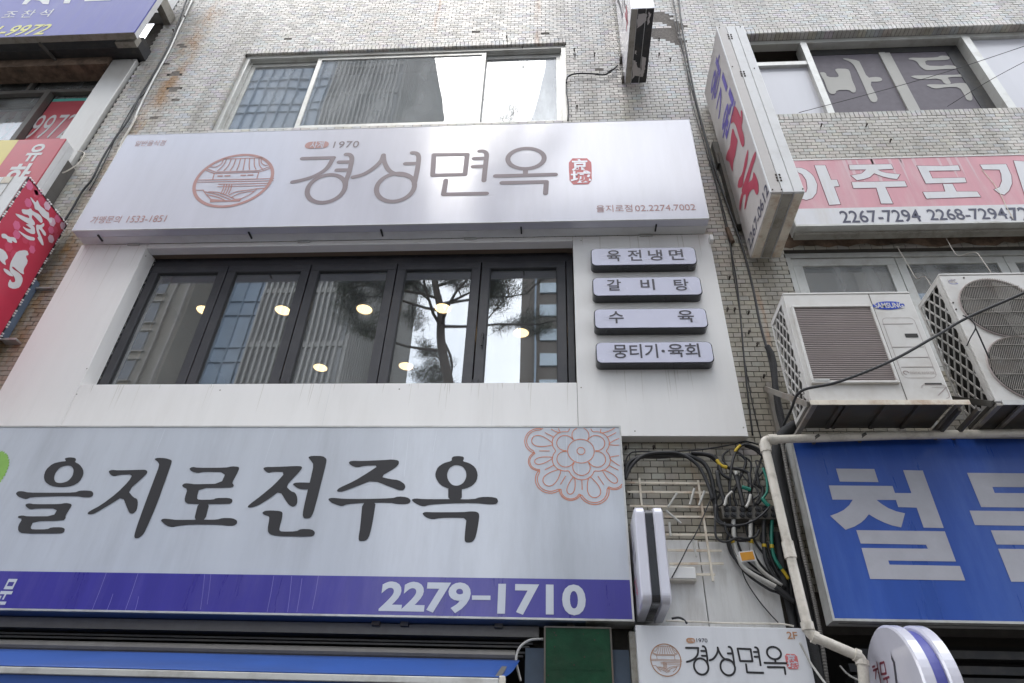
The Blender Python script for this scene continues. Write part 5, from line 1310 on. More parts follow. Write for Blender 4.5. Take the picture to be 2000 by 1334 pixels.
ub = thing('signboard', (-6.5, 4.3, 9.65), 'violet blue signboard with white and yellow lettering, cut by the top left corner', 'signboard')
MB().box(-9, -5.243, 4.30, 4.318, 9.646, 11.6).build('face', M['violet_face'], ub)
MB().box(-9, -5.243, 4.3185, 4.39, 9.646, 11.6).build('cabinet', M['cabinet'], ub)
MB().box(-9, -5.243, 4.302, 4.388, 9.640, 9.6455).build('bottom_trim', M['alu_dirty'], ub)
MB().box(-5.35, -5.26, 4.391, 4.70, 10.55, 10.75).build('arm', M['alu_dirty'], ub)
a = PZ(75, 80, 9.64); MB().bar((a.x, 4.38, 9.63), (a.x + .12, 4.75, 9.62), .03).build('arm', M['steel_dark'], ub)
text_px('lettering', '조 찬 석', ub, M['white_text'], 4.30, (1, 37), (107, 18), bold=.005)
text_px('phone_number', '1-9972', ub, M['yellow_text'], 4.30, (-22, 72), (104, 47), bold=.012, shear=.32)
v4 = lambda x, y: uv(4.30, x, y)
decal('lettering', ub, M['white_text'], facade(4.30), [[v4(*c) for c in p] for p in ([(43, 9), (58, -12), (74, -12), (52, 9)], [(66, 0), (72, -8), (100, -8), (95, 9), (84, 8), (78, 2)], [(129, -8), (142, -8), (136, 7), (124, 7)], [(165, 3), (167, -6), (219, -8), (216, 1)])])

ys = thing('signboard', (-6.0, 4.45, 5.0), 'crimson and mustard box sign with white brush lettering behind the LED bordered sign', 'signboard')
yx = X_(38, 272, 4.40)
MB().box(yx, -5.325, 4.40, 4.415, 5.0, 7.66).build('red_face', M['red_dull'], ys)
MB().box(-8, yx - .001, 4.40, 4.415, 5.0, 7.66).build('yellow_face', M['yellow_face'], ys)
MB().box(-8, -5.325, 4.4155, 4.485, 5.0, 7.66).box(-8, -5.325, 4.488, 4.56, 5.0, 7.66).build('cabinet', M['cabinet'], ys, bevel=.003)
MB().box(-5.6, -5.33, 4.561, 4.70, 5.0, 7.5).build('wall_bracket', M['grey_metal'], ys)
text_px('brush_letter', '유', ys, M['white_text'], 4.40, (42, 316), (96, 281), bold=.03)
text_px('brush_letter', '하', ys, M['white_text'], 4.40, (-2, 362), (72, 319), bold=.035)

rs = thing('projecting_sign', (-5.1, 4.3, 4.8), 'crimson projecting sign with white calligraphy, pink hexagons and an LED border, left edge', 'projecting sign')
XRS = -4.932
MB().box(-5.25, XRS - .012, 3.974, 4.60, 4.5, 6.515).build('cabinet', M['cabinet'], rs, bevel=.004)
MB().box(XRS - .0118, XRS, 3.98, 4.595, 4.5, 6.51).build('red_face', M['red_face'], rs)
MB().box(-5.17, -5.165, 3.970, 3.9735, 4.5, 6.51).box(-5.08, -5.075, 3.970, 3.9735, 4.5, 6.51).build('seam', M['alu_dirty'], rs)
MB().box(-5.165, -5.08, 3.969, 3.9735, 6.42, 6.51).build('plate', M['steel_rust'], rs)
MB().box(XRS + .001, XRS + .006, 3.974, 3.988, 4.5, 6.512).box(XRS + .001, XRS + .006, 3.989, 4.6, 6.503, 6.512).box(XRS + .001, XRS + .006, 4.588, 4.6, 4.5, 6.502).build('led_strip', M['black_plastic'], rs)
led = None
def bulb(y, z):
    global led
    if led is None:
        o = MB().tube([(0, 0, 0), (.006, 0, 0), (.012, 0, 0)], .0105, 8, r1=.006).build('led_bulb', M['led']); led = o.data; o.parent = rs
    else:
        o = bpy.data.objects.new('led_bulb', led); COL.objects.link(o); o.parent = rs
    o.location = Vector((XRS + .006, y, z)) - ORG[rs.name]
for k in range(5):
    for j in (-1, 0, 1): bulb(4.02 + k * .135 + j * .028, 6.508)
for k in range(13):
    for j in (-1, 0, 1):
        z = 6.40 - k * .13 + j * .028; bulb(3.981, z); bulb(4.594, z)
FR_ = (Vector((XRS, 0, 0)), Vector((0, 1, 0)), Vector((0, 0, 1)), Vector((1, 0, 0)))
r1_ = lambda x, y: (lambda a: (a.y, a.z))(PX(x / 8.893, 330 + y / 8.893, XRS))
r2_ = lambda x, y: (lambda a: (a.y, a.z))(PX(x / 6.667, 480 + y / 6.667, XRS))
def hexes(lst, m, l, nm_):
    pl = []
    for x, y, rr in lst:
        c = r1_(x, y); decal(nm_, rs, m, FR_, [[(c[0] + rr * math.cos(R(60 * k + 30)), c[1] + rr * math.sin(R(60 * k + 30))) for k in range(6)]], lift=l)
hexes([(620, 430, .04), (720, 560, .045), (640, 400, .035), (960, 1060, .04), (980, 1180, .04), (560, 1290, .045), (860, 900, .04), (440, 1230, .04), (250, 1500, .05), (420, 1480, .05), (150, 1350, .05)], M['rose_spot'], .0012, 'hexagon_print')
hexes([(512, 290, .046), (490, 590, .046), (1000, 865, .044), (290, 980, .046), (290, 1140, .046), (885, 1060, .040), (700, 400, .03), (560, 1400, .04)], M['pink_spot'], .0016, 'hexagon_print')
hexes([(820, 640, .046), (905, 920, .048), (1092, 990, .042), (885, 1215, .044)], M['pale_spot'], .002, 'hexagon_print')
for f_, p in ((r1_, [(520, 490), (545, 500), (620, 590), (635, 545), (655, 548), (690, 640), (760, 690), (800, 740), (850, 760), (850, 860), (900, 855), (900, 930), (860, 940), (820, 880), (740, 830), (700, 780), (660, 720), (600, 700), (590, 620), (540, 540)]),
              (r1_, [(365, 695), (480, 710), (530, 680), (560, 730), (700, 800), (745, 900), (715, 950), (620, 850), (560, 790), (545, 850), (600, 920), (605, 980), (520, 970), (400, 900), (300, 830), (255, 770), (330, 790), (450, 840), (510, 860), (495, 800), (390, 780)]),
              (r1_, [(430, 960), (540, 960), (600, 1010), (610, 1130), (540, 1130), (440, 1070), (380, 990), (470, 1040), (545, 1050), (500, 1005)]), (r1_, [(300, 1055), (400, 1120), (500, 1170), (600, 1190), (605, 1245), (500, 1240), (380, 1150)]),
              (r1_, [(620, 960), (700, 980), (760, 930), (770, 990), (720, 1020), (790, 1100), (800, 1160), (760, 1160), (700, 1060), (660, 1040), (740, 1230), (760, 1334), (720, 1320), (640, 1190), (670, 1180), (630, 1080)]),
              (r1_, [(15, 1130), (80, 1120), (150, 1180), (260, 1190), (300, 1280), (260, 1285), (200, 1240), (215, 1290), (130, 1270), (110, 1210), (30, 1200)]),
              (r2_, [(220, 70), (350, 55), (375, 120), (330, 130), (365, 210), (300, 310), (315, 380), (250, 345), (165, 265), (150, 290), (270, 370), (300, 440), (260, 540), (180, 565), (110, 540), (100, 500), (130, 430), (150, 480), (200, 470), (185, 400), (120, 330), (130, 230), (170, 150)]),
              (r2_, [(40, 290), (110, 320), (180, 400), (130, 395), (90, 370), (50, 330)]), (r2_, [(-40, 20), (60, 60), (110, 160), (60, 190), (80, 260), (20, 220), (-40, 140)])):
    decal('calligraphy', rs, M['white_text'], FR_, [chaikin([f_(*c) for c in p])], lift=.003)
MB().box(-5.0, -4.945, 4.601, 4.69, 5.12, 5.80).build('wall_bracket', M['panel_blue'], rs)
MB().box(-4.944, -4.78, 4.66, 4.698, 5.72, 5.735).box(-4.944, -4.80, 4.62, 4.698, 5.08, 5.10).build('wall_bracket', M['alu'], rs)

# ================================================================== PIPES
def pipe(name, label, cat, pts, r, m, smooth_n=0, group=None, seg=12, extra=None):
    q = smooth_pts(pts, smooth_n) if smooth_n else [Vector(p) for p in pts]
    o = MB().tube(q, r, seg).build(name, m, None, smooth=True)
    tag(o, label, cat, group); return o
dp = thing('drain_pipe', P(1580, 1240, 4.24), 'ivory plastic drain pipe running along the blue signboard and down its left side', 'pipe')
def elbow(pts, cut=.05, n=6):
    pts = [Vector(p) for p in pts]; out = [pts[0]]
    for i in range(1, len(pts) - 1):
        a = pts[i] + (pts[i - 1] - pts[i]).normalized() * cut; b = pts[i] + (pts[i + 1] - pts[i]).normalized() * cut
        for k in range(n + 1):
            t = k / n; out.append(a * (1 - t) ** 2 + pts[i] * 2 * t * (1 - t) + b * t * t)
    out.append(pts[-1]); return out
Yp = 4.23
pp = [P(2150, 843, Yp), P(1750, 850.5, Yp), P(1491, 859, Yp), P(1541, 1075, Yp), P(1581, 1240, Yp), P(1683, 1284, Yp), P(1694, 1400, Yp)]
MB().tube(elbow(pp, .035), .029, 14).build('pipe', M['pvc'], dp, smooth=True)
def sleeve(a, b, r=.036):
    MB().tube([a, b], r, 14).build('coupling', M['pvc'], dp, smooth=False)
def along(i, t): return pp[i] * (1 - t) + pp[i + 1] * t
sleeve(along(1, .90), along(1, .965)); sleeve(along(2, .04), along(2, .12)); sleeve(along(2, .93), along(3, .10)); sleeve(along(3, .86), along(3, .95)); sleeve(along(4, .05), along(4, .15)); sleeve(along(4, .86), along(4, .96)); sleeve(along(5, .05), along(5, .14))
Yi = 4.56
pipe('insulated_pipe', 'thick black foam insulated pipe dropping from the air conditioner behind the ivory drain pipe', 'pipe',
     [P(1570, 826, 4.45), P(1545, 836, 4.42), P(1524, 858, 4.45), P(1518, 900, 4.5), P(1530, 980, 4.54), P(1548, 1080, 4.55), P(1568, 1180, 4.55), P(1600, 1350, 4.55)], .042, M['black_foam'], 6)
pipe('insulated_pipe', 'thinner black hose beside the insulated pipe, nearer the corrugated conduit', 'pipe',
     [P(1540, 860, 4.6), P(1535, 930, 4.6), P(1555, 1040, 4.6), P(1580, 1160, 4.6), P(1612, 1350, 4.6)], .022, M['black_foam'], 6)
# corrugated conduit
q = smooth_pts([P(1527, 865, 4.40), P(1545, 960, 4.40), P(1562, 1050, 4.41), P(1585, 1150, 4.42), P(1603, 1240, 4.45), P(1618, 1350, 4.5)], 40)
mb = MB(); n0 = 0; seg = 10
for i, p in enumerate(q):
    rr = .0135 if i % 2 else .0105
    d = (q[min(i + 1, len(q) - 1)] - q[max(i - 1, 0)]).normalized(); u = d.cross(Vector((0, 1, 0))).normalized(); w_ = d.cross(u)
    for k in range(seg):
        a_ = 2 * math.pi * k / seg; mb.v.append(tuple(p + u * math.cos(a_) * rr + w_ * math.sin(a_) * rr))
for i in range(len(q) - 1):
    for k in range(seg):
        a_ = i * seg + k; b_ = i * seg + (k + 1) % seg; mb.f.append((a_, b_, b_ + seg, a_ + seg))
tag(mb.build('corrugated_conduit', M['grey_metal'], None), 'ribbed grey metal conduit hugging the left side of the blue signboard', 'conduit')

# ================================================================== RUSTY RACK
rk = thing('wall_rack', P(1340, 1130, 4.63), 'rusty white wire lattice rack fixed to the tiles right of the white projecting sign', 'rack')
W1 = lambda x, y, Y=4.63: P(1200 + x / 5, 800 + y / 5, Y)
W2 = lambda x, y, Y=4.63: P(1200 + x / 3.995, 1000 + y / 3.995, Y)
for a, b in ((W1(115, 712), W1(935, 722)), (W1(125, 803), W1(955, 810)), (W1(150, 940), W1(990, 952)), (W1(490, 1045), W1(1000, 1048)), (W1(500, 1220), W1(1050, 1226)), (W2(415, 297), W2(836, 303)), (W2(430, 404), W2(852, 402)), (W2(640, 487), W2(786, 489))):
    MB().bar(a, b, .008, .015).build('cross_wire', M['steel_rust'], rk)
for a, b in ((W1(243, 668, 4.62), W1(268, 945, 4.62)), (W1(815, 690, 4.62), W2(770, 540, 4.62))): MB().bar(a, b, .015, .008).build('upright_wire', M['steel_rust'], rk)
for a, b in ((W1(780, 770, 4.6), W1(735, 930, 4.6)), (W1(880, 795, 4.6), W1(825, 935, 4.6)), (W1(610, 815, 4.6), W1(525, 950, 4.6)), (W1(505, 985, 4.6), W1(650, 1110, 4.6)), (W1(535, 1100, 4.6), W1(548, 1235, 4.6)), (W2(612, 215, 4.6), W2(640, 350, 4.6))):
    MB().tube([a, b], .008, 7).build('hook', M['white_cable'], rk)

# ================================================================== CABLES
dpx = thing('terminal_block', P(1415, 1012, 4.6), 'grimy terminal plate with two rows of round black cable sockets', 'terminal box')
a = P(1412, 1013, 4.58); b = P(1524, 989, 4.58)
MB().box(a.x, b.x, 4.58, 4.69, a.z, b.z).build('plate', M['dp_plate'], dpx, bevel=.003)
sk = None
for i in range(7):
    for j in range(2):
        c = P(1419 + i * 15.3 - (i % 2) * 2, 995 + j * 11, 4.58)
        if sk is None: o = MB().tube([(0, -.002, 0), (0, -.016, 0)], .019, 14).tube([(0, -.0165, 0), (0, -.024, 0)], .011, 10).build('socket', M['black_plastic']); sk = o.data; o.parent = dpx
        else: o = bpy.data.objects.new('socket', sk); COL.objects.link(o); o.parent = dpx
        o.location = Vector((c.x, 4.58, c.z)) - ORG[dpx.name]
def cable(pts, px_r, label, Y=4.62, m='black_plastic', n=5, name='cable', group=None, z=None):
    q = [P(x, y, Y if len(t) == 2 else t[2]) for t in pts for x, y in (t[:2],)]
    return pipe(name, label, 'cable', q, px_r, M[m], n, group, seg=8)
GT = 'cables tangled over the terminal block'
cable([(1221, 930), (1228, 905), (1250, 893), (1285, 889), (1320, 890), (1350, 892), (1375, 905), (1388, 930), (1395, 965), (1400, 1010), (1415, 1025), (1445, 1028)], .017, 'heavy black cable arching from the lower signboard edge round to the terminal plate', 4.60)
cable([(1221, 936), (1232, 912), (1256, 890), (1290, 884), (1330, 887), (1362, 908), (1380, 940), (1393, 975)], .013, 'second heavy black cable arching just inside the first', 4.57)
cable([(1240, 892), (1290, 893), (1340, 888), (1380, 889), (1400, 902), (1420, 912), (1450, 918), (1464, 926)], .012, 'black cable running right along the arch towards the white ended plug', 4.61)
cable([(1219, 910), (1228, 888), (1245, 882), (1300, 882), (1370, 878), (1430, 868), (1455, 862), (1480, 868), (1492, 872)], .006, 'thin black wire crossing the tiles just below the white cladding', 4.64)
cable([(1350, 884), (1385, 888), (1402, 900), (1410, 925), (1425, 935)], .012, 'black cable with yellow tape bending down from the arch', 4.585)
cable([(1400, 898), (1408, 909), (1420, 913)], .0135, 'band of yellow tape on the bent black cable', 4.583, m='tape_yellow')
cable([(1436, 882), (1440, 876), (1446, 870)], .0115, 'short yellow taped length at the top of the drop loop', 4.598, m='tape_yellow')
cable([(1426, 1000), (1425, 950), (1430, 905), (1440, 878), (1455, 868), (1480, 876), (1495, 890)], .010, 'black loop rising over the terminal plate and back to the drain pipe', 4.60)
cable([(1455, 870), (1478, 880), (1500, 905), (1515, 960), (1522, 1010)], .014, 'thick black cable falling behind the ivory pipe', 4.62)
cable([(1400, 920), (1405, 945), (1412, 970), (1418, 990)], .015, 'fat taped black joint left of the terminal plate', 4.57)
cable([(1438, 925), (1442, 945), (1448, 970), (1452, 990)], .016, 'fat black joint with a white collar above the terminal plate', 4.56)
cable([(1436, 921), (1439, 927)], .012, 'white collar on the fat black joint', 4.545, m='white_cable')
cable([(1463, 925), (1466, 950), (1462, 975), (1458, 991)], .013, 'black joint hanging in the middle of the tangle', 4.56)
cable([(1478, 920), (1482, 945), (1490, 955), (1486, 975), (1478, 985)], .011, 'black pigtail right of the middle joint', 4.57)
cable([(1449, 951), (1458, 954), (1466, 957)], .014, 'short green taped length in the tangle', 4.545, m='green_cable')
cable([(1490, 914), (1497, 935), (1498, 960), (1488, 975)], .009, 'green wire curling down beside the ivory pipe', 4.55, m='green_cable')
cable([(1489, 973), (1495, 982), (1503, 989)], .014, 'lower short green cable end by the ivory pipe', 4.54, m='green_cable')
cable([(1466, 966), (1463, 980), (1457, 991)], .010, 'short white cable stub entering the terminal plate', 4.53, m='white_cable')
cable([(1430, 960), (1420, 970), (1415, 988)], .009, 'pale cable stub at the left end of the plate', 4.54, m='white_cable')
cable([(1398, 1015), (1405, 1022), (1430, 1027), (1460, 1022), (1485, 1008), (1503, 990)], .007, 'slack black wire looped under the terminal plate', 4.53)
cable([(1398, 985), (1397, 1040), (1405, 1055), (1420, 1058), (1440, 1050), (1455, 1052), (1475, 1048), (1482, 1035)], .008, 'black wire dipping in a double loop under the plate', 4.56)
cable([(1415, 1020), (1420, 1040), (1440, 1055), (1465, 1054)], .009, 'second black loop under the plate', 4.58)
cable([(1392, 955), (1410, 965), (1418, 975), (1400, 990), (1389, 975), (1386, 960)], .005, 'thin black ring of spare wire left of the plate', 4.6)
cable([(1448, 925), (1460, 940), (1475, 952), (1482, 966), (1470, 975)], .006, 'thin black wire wandering through the tangle', 4.55)
cable([(1475, 930), (1478, 912), (1476, 900), (1488, 905), (1494, 925)], .006, 'thin black wire hooking up beside the ivory pipe', 4.55)
cable([(1345, 1064), (1360, 1040), (1378, 998), (1392, 965), (1398, 952)], .004, 'fine black wire slanting across the rusty rack', 4.58)
cable([(1312, 1128), (1330, 1095), (1345, 1064)], .004, 'fine wire from the rack to the junction box', 4.585)
# conduits leaving the plate downwards
cable([(1432, 1015), (1433, 1040), (1436, 1070), (1442, 1085)], .016, 'left corrugated riser leaving the plate, white with yellow tape', 4.60, m='white_cable')
cable([(1466, 1015), (1466, 1040), (1468, 1075), (1480, 1105), (1500, 1125), (1528, 1142)], .014, 'white spiral conduit sweeping right under the plate', 4.60, m='white_cable')
cable([(1432, 1055), (1433, 1061)], .018, 'yellow tape on the left riser', 4.60, m='tape_yellow')
cable([(1466, 1055), (1467.5, 1062)], .0165, 'yellow tape on the white spiral conduit', 4.60, m='tape_yellow')
cable([(1492, 1015), (1492, 1060), (1496, 1095), (1512, 1125), (1535, 1148)], .014, 'black riser between the white and green conduits', 4.60)
cable([(1492, 1063), (1492.5, 1069)], .016, 'yellow tape on the black riser', 4.60, m='tape_yellow')
cable([(1508, 1015), (1507, 1060), (1513, 1090), (1527, 1112)], .012, 'green riser bending right under the plate', 4.60, m='green_cable')
cable([(1507, 1064), (1507.5, 1071)], .0145, 'yellow tape on the green riser', 4.60, m='tape_yellow')
cable([(1527, 1112), (1533, 1120), (1540, 1131)], .011, 'yellow-green tail of the green riser', 4.60, m='tape_yellow')
cable([(1443, 1085), (1450, 1105), (1470, 1122), (1500, 1138), (1516, 1147)], .017, 'dirty white conduit curving from the left riser', 4.58, m='white_cable')
cable([(1424, 1058), (1435, 1090), (1460, 1122), (1500, 1150), (1520, 1158), (1548, 1175)], .009, 'black cable bowing under the white conduits', 4.60)
cable([(1514, 1146), (1530, 1158), (1552, 1176)], .018, 'thick black bundle end disappearing behind the ivory pipe', 4.58)
cable([(1442, 1085), (1455, 1130), (1480, 1170), (1505, 1200), (1520, 1216)], .004, 'fine black wire hanging in a long curve over the metal sheet', 4.64)
cable([(1498, 1060), (1504, 1085), (1520, 1120), (1545, 1150)], .012, 'black cable behind the green riser', 4.63)
cable([(1548, 1080), (1545, 1130), (1547, 1180), (1550, 1230)], .012, 'black cable falling straight into the dark gap', 4.62)
cable([(1312, 1208), (1325, 1206), (1335, 1210), (1342, 1218)], .007, 'short black pigtail on top of the 2F sign', 4.50)
for k, (dx, lab) in enumerate(((0, 'first'), (14, 'second'), (-16, 'third'))):
    cable([(1532 + dx, 1040), (1543 + dx, 1110), (1556 + dx, 1180), (1570 + dx, 1240), (1592 + dx, 1350)], .024, lab + ' of three dust-covered black hoses in the gap beside the blue signboard', 4.63 + .0 * k, m='black_foam')
random.seed(31)
words = ['leftmost', 'second', 'third', 'middle', 'fifth', 'sixth', 'rightmost']
for k in range(7):
    x0 = 1412 + k * 15; pts = [(x0, 1000)]
    for q_ in range(4): pts.append((x0 + random.uniform(-16, 16), 985 - q_ * random.uniform(16, 26) - 4 * q_))
    pts.append((x0 + random.uniform(-25, 25), 880 + random.uniform(-4, 14)))
    cable(pts, random.uniform(.006, .011), words[k] + ' loose black wire rising behind the terminal plate', 4.64)
for k in range(6):
    x0 = 1424 + k * 16
    cable([(x0, 1012), (x0 + random.uniform(-4, 4), 1035), (x0 + random.uniform(-6, 12), 1058), (x0 + 20 + k * 4, 1100), (1540 + k * 2, 1150 + k * 6)], .008, words[k] + ' dark drop wire below the terminal plate', 4.655)
tg = thing('cable_tag', P(1460, 1085, 4.55), 'small square orange tag with a white rim tied to the conduits', 'tag')
ta = P(1446, 1096, 4.55); tb_ = P(1473, 1076, 4.55)
def tagbox(gx, m, n_, y):
    c = (ta + tb_) / 2; hx_ = (tb_.x - ta.x) / 2 - gx; hz_ = (tb_.z - ta.z) / 2 - gx; ca, sa = math.cos(.12), math.sin(.12)
    ps = [Vector((c.x + sx * hx_ * ca - sz * hz_ * sa, y, c.z + sx * hx_ * sa + sz * hz_ * ca)) for sx, sz in ((-1, -1), (1, -1), (1, 1), (-1, 1))]
    MB().prism(ps, (0, .003, 0)).build(n_, M[m], tg)
tagbox(0, 'white_face', 'rim', 4.552); tagbox(.008, 'tag_orange', 'face', 4.5485)
rp_ = thing('rope', P(1330, 1214, 4.55), 'pale twisted rope lying along the top of the 2F sign', 'rope')
MB().tube(smooth_pts([P(1300, 1212, 4.50), P(1350, 1214, 4.50), P(1420, 1217, 4.50), P(1500, 1218, 4.50), P(1530, 1219, 4.50), P(1550, 1223, 4.50)], 5), .006, 7).build('strand', M['pvc'], rp_)

# long cables down the tiled wall
GW = 'cables hanging down the tiled wall'
cable([(1308, -40), (1318, 20), (1330, 80), (1345, 150), (1362, 215), (1385, 300), (1402, 370), (1418, 430), (1430, 500), (1440, 560), (1448, 640), (1455, 720), (1464, 800), (1470, 850)], .007, 'thin dark cable, left of the pair running down between both signboards', 4.67)
cable([(1322, -40), (1330, 40), (1342, 110), (1358, 190), (1376, 260), (1400, 340), (1428, 420), (1452, 490), (1470, 560), (1484, 630), (1500, 690), (1508, 730), (1516, 800), (1530, 850)], .011, 'thicker black cable, right of the pair running down between both signboards', 4.66)
cable([(1316, 40), (1338, 120), (1352, 200), (1375, 280), (1398, 360), (1412, 420), (1424, 470), (1432, 530), (1446, 620), (1452, 690), (1470, 790), (1488, 862)], .0045, 'hair thin wire weaving between the pair of wall cables', 4.68)
cable([(1420, 446), (1425, 458), (1431, 473)], .022, 'rust brown clamp on the left wall cable', 4.66, m='spall')
cable([(1498, 676), (1508, 695), (1512, 720), (1515, 760), (1530, 830), (1540, 850)], .024, 'foam wrapped line behind the air conditioner bracket', 4.62, m='black_foam')
cable([(1106, 162), (1109, 150), (1125, 144), (1155, 144), (1180, 146), (1195, 138), (1206, 128)], .010, 'black cable from the upper window corner to the lavender projecting sign', 4.66)
cable([(1106, 160), (1106, 180), (1110, 205), (1109, 236)], .007, 'dark wire dropping beside the upper window jamb', 4.67)
cable([(1186, 141), (1198, 135), (1209, 137)], .005, 'frayed wire end by the lavender projecting sign', 4.65)
# left edge cables
cable([(368, -10), (350, 40), (330, 90), (300, 145), (272, 190), (250, 235), (225, 270), (200, 310), (180, 350), (160, 375), (140, 410), (110, 455)], .011, 'black cable snaking down the rust stained left edge of the tiles', 4.67)
cable([(380, -10), (358, 35), (335, 80), (312, 125), (285, 178), (262, 205), (230, 262), (212, 300), (190, 345), (175, 372)], .006, 'second thin cable beside the rust stained edge', 4.68)
cable([(376, 0), (350, 55), (330, 100), (300, 155), (275, 205), (255, 250), (232, 285)], .014, 'pale weathered conduit on the left edge of the tiles', 4.685, m='alu')
cable([(268, 226), (255, 250), (240, 275), (225, 310), (212, 345)], .010, 'cream pipe stub ending above the main signboard corner', 4.66, m='pvc')
cable([(152, 295), (165, 300), (155, 318), (135, 332), (122, 338)], .007, 'cream wire drooping from the neighbour sign bracket', 4.5, m='pvc')
# cable crossing in front of the air conditioners
cable([(1530, 830, 4.3), (1545, 800, 4.1), (1553, 778, 3.92), (1562, 766, 3.84), (1580, 758, 3.82), (1640, 745, 3.80), (1740, 705, 3.78), (1830, 655, 3.75), (1890, 620, 3.72), (2000, 572, 3.65), (2160, 500, 3.5)], .0095, 'black cable stretched across both air conditioners', n=6)
cable([(1880, 616, 3.7), (1896, 624, 3.7), (1905, 640, 3.72), (1895, 660, 3.76), (1888, 676, 3.8)], .004, 'thin loose wire looping from the stretched cable', n=5)
cable([(1905, 640, 3.74), (1915, 662, 3.78), (1932, 700, 3.86)], .005, 'thin wire from the stretched cable to the lower fan grille', n=5)
cable([(1560, 220, 4.6), (1700, 183, 4.3), (1850, 140, 4.0), (2060, 70, 3.6)], .003, 'upper hair thin wire crossing the game club window', n=4)
cable([(1850, 208, 4.6), (1940, 153, 4.2), (2060, 90, 3.8)], .003, 'lower hair thin wire crossing the right frosted window', n=4)
cable([(1752, 482, 4.55), (1775, 520, 4.5), (1790, 544, 4.45), (1806, 540, 4.4), (1822, 565, 4.35)], .003, 'bent wire hanging left above the twin-fan unit', m='bracket', n=3)
cable([(1848, 466, 4.55), (1866, 496, 4.5), (1880, 499, 4.48), (1905, 493, 4.45), (1920, 510, 4.4), (1940, 540, 4.35)], .0035, 'bent rod hanging right above the twin-fan unit', m='bracket', n=3)
cable([(1017, 1330, 4.5), (1008, 1290, 4.5), (1015, 1265, 4.5), (1035, 1250, 4.5), (1062, 1248, 4.5)], .008, 'grey wire curling beside the green metal board', m='white_cable', n=5)
cable([(1562, 1255, 4.45), (1580, 1290, 4.45), (1612, 1335, 4.4), (1640, 1370, 4.4)], .007, 'pale cable slanting down right of the 2F sign', m='white_cable', n=4)
cable([(1640, 1300, 4.5), (1660, 1320, 4.5), (1700, 1338, 4.45)], .006, 'short pale cord end under the blue signboard', m='white_cable', n=4)
cn = thing('cctv_clip', P(1388, 462, 4.55), 'tiny white plastic clip at the lower right corner of the main signboard', 'clip')
p = P(1388, 462, 4.55); MB().box(p.x - .012, p.x + .02, 4.54, 4.6, p.z - .05, p.z + .02).build('clip', M['clad'], cn, bevel=.006)

# ================================================================== ACROSS THE STREET (seen in the panes)
def tall(name, label, x0, x1, y, depth, z1, mw):
    t = thing(name, ((x0 + x1) / 2, y - depth / 2, 0), label, 'building')
    MB().box(x0, x1, y - depth, y, -.13, z1).build('body', mw, t); return t
YO = -22.0
ft = tall('office_tower', 'grey tower with close vertical fins across the street, mirrored in the panes', -18.4, -12.6, YO - .5, 15, 68, M['tower_gap'])
fins = MB()
x = -18.4
while x < -12.7:
    fins.box(x, x + .11, YO - .498, YO - .28, 0, 68); x += .36
z = 4
while z < 66: fins.box(-18.4, -12.6, YO - .499, YO - .40, z, z + .4); z += 4.2
y = YO - .6
while y > YO - 15: fins.box(-12.6 + .001, -12.4, y - .11, y, 0, 68); y -= .40
stuff(fins.build('fins', M['tower'], ft))
gt = tall('glass_building', 'pale blue glass building with a fine grid across the street, mirrored in the panes', -40, -18.6, YO - 1.5, 20, 64, M['blue_glass'])
gm = MB(); x = -40
while x < -18.6: gm.box(x, x + .05, YO - 1.498, YO - 1.3, 0, 64); x += .9
z = 3
while z < 63: gm.box(-40, -18.6, YO - 1.499, YO - 1.36, z, z + .12).box(-40, -18.6, YO - 1.499, YO - 1.36, z + 1.1, z + 1.2); z += 3.6
stuff(gm.build('grid', M['mullion'], gt))
og = tall('office_building', 'older brown office block with ribbon windows, left across the street', -58, -21.3, YO + 2.1, 3.5, 38, M['old_wall'])
mb = MB(); z = 3
while z < 36: mb.box(-57.5, -22.9, YO + 2.102, YO + 2.16, z, z + 1.3); z += 2.0
stuff(mb.build('windows', M['dim_glass'], og))
mb = MB(); z = 3
while z < 36: mb.box(-57.5, -22.7, YO + 2.161, YO + 2.24, z - .12, z - .04).box(-57.5, -22.7, YO + 2.161, YO + 2.24, z + 1.34, z + 1.42); z += 2.0
for x in (-22.4, -21.6): mb.box(x, x + .12, YO + 2.102, YO + 2.3, 1, 37.5)
stuff(mb.build('trim_bands', M['concrete'], og))
bb = tall('office_building', 'brown stone office block with pale ribbon windows to the right across the street', -2.0, 13.8, YO, 18, 36, M['band'])
mb = MB(); z = 2.2
while z < 34: mb.box(-.9, 13.4, YO + .001, YO + .12, z, z + .8); z += 1.75
stuff(mb.build('windows', M['band_glass'], bb))
mb = MB(); x = -1.2
while x < 13.4: mb.box(x, x + .1, YO + .125, YO + .2, 2, 34.5); x += 1.3
stuff(mb.build('mullions', M['mullion'], bb))
b3 = tall('office_building', 'plain grey office block beyond the brown one across the street', 19, 44, YO - 2, 20, 46, M['old_wall'])
mb = MB(); z = 3
while z < 44: mb.box(19.5, 43.5, YO - 1.998, YO - 1.9, z, z + 1.7); z += 3.6
stuff(mb.build('windows', M['blue_glass'], b3))
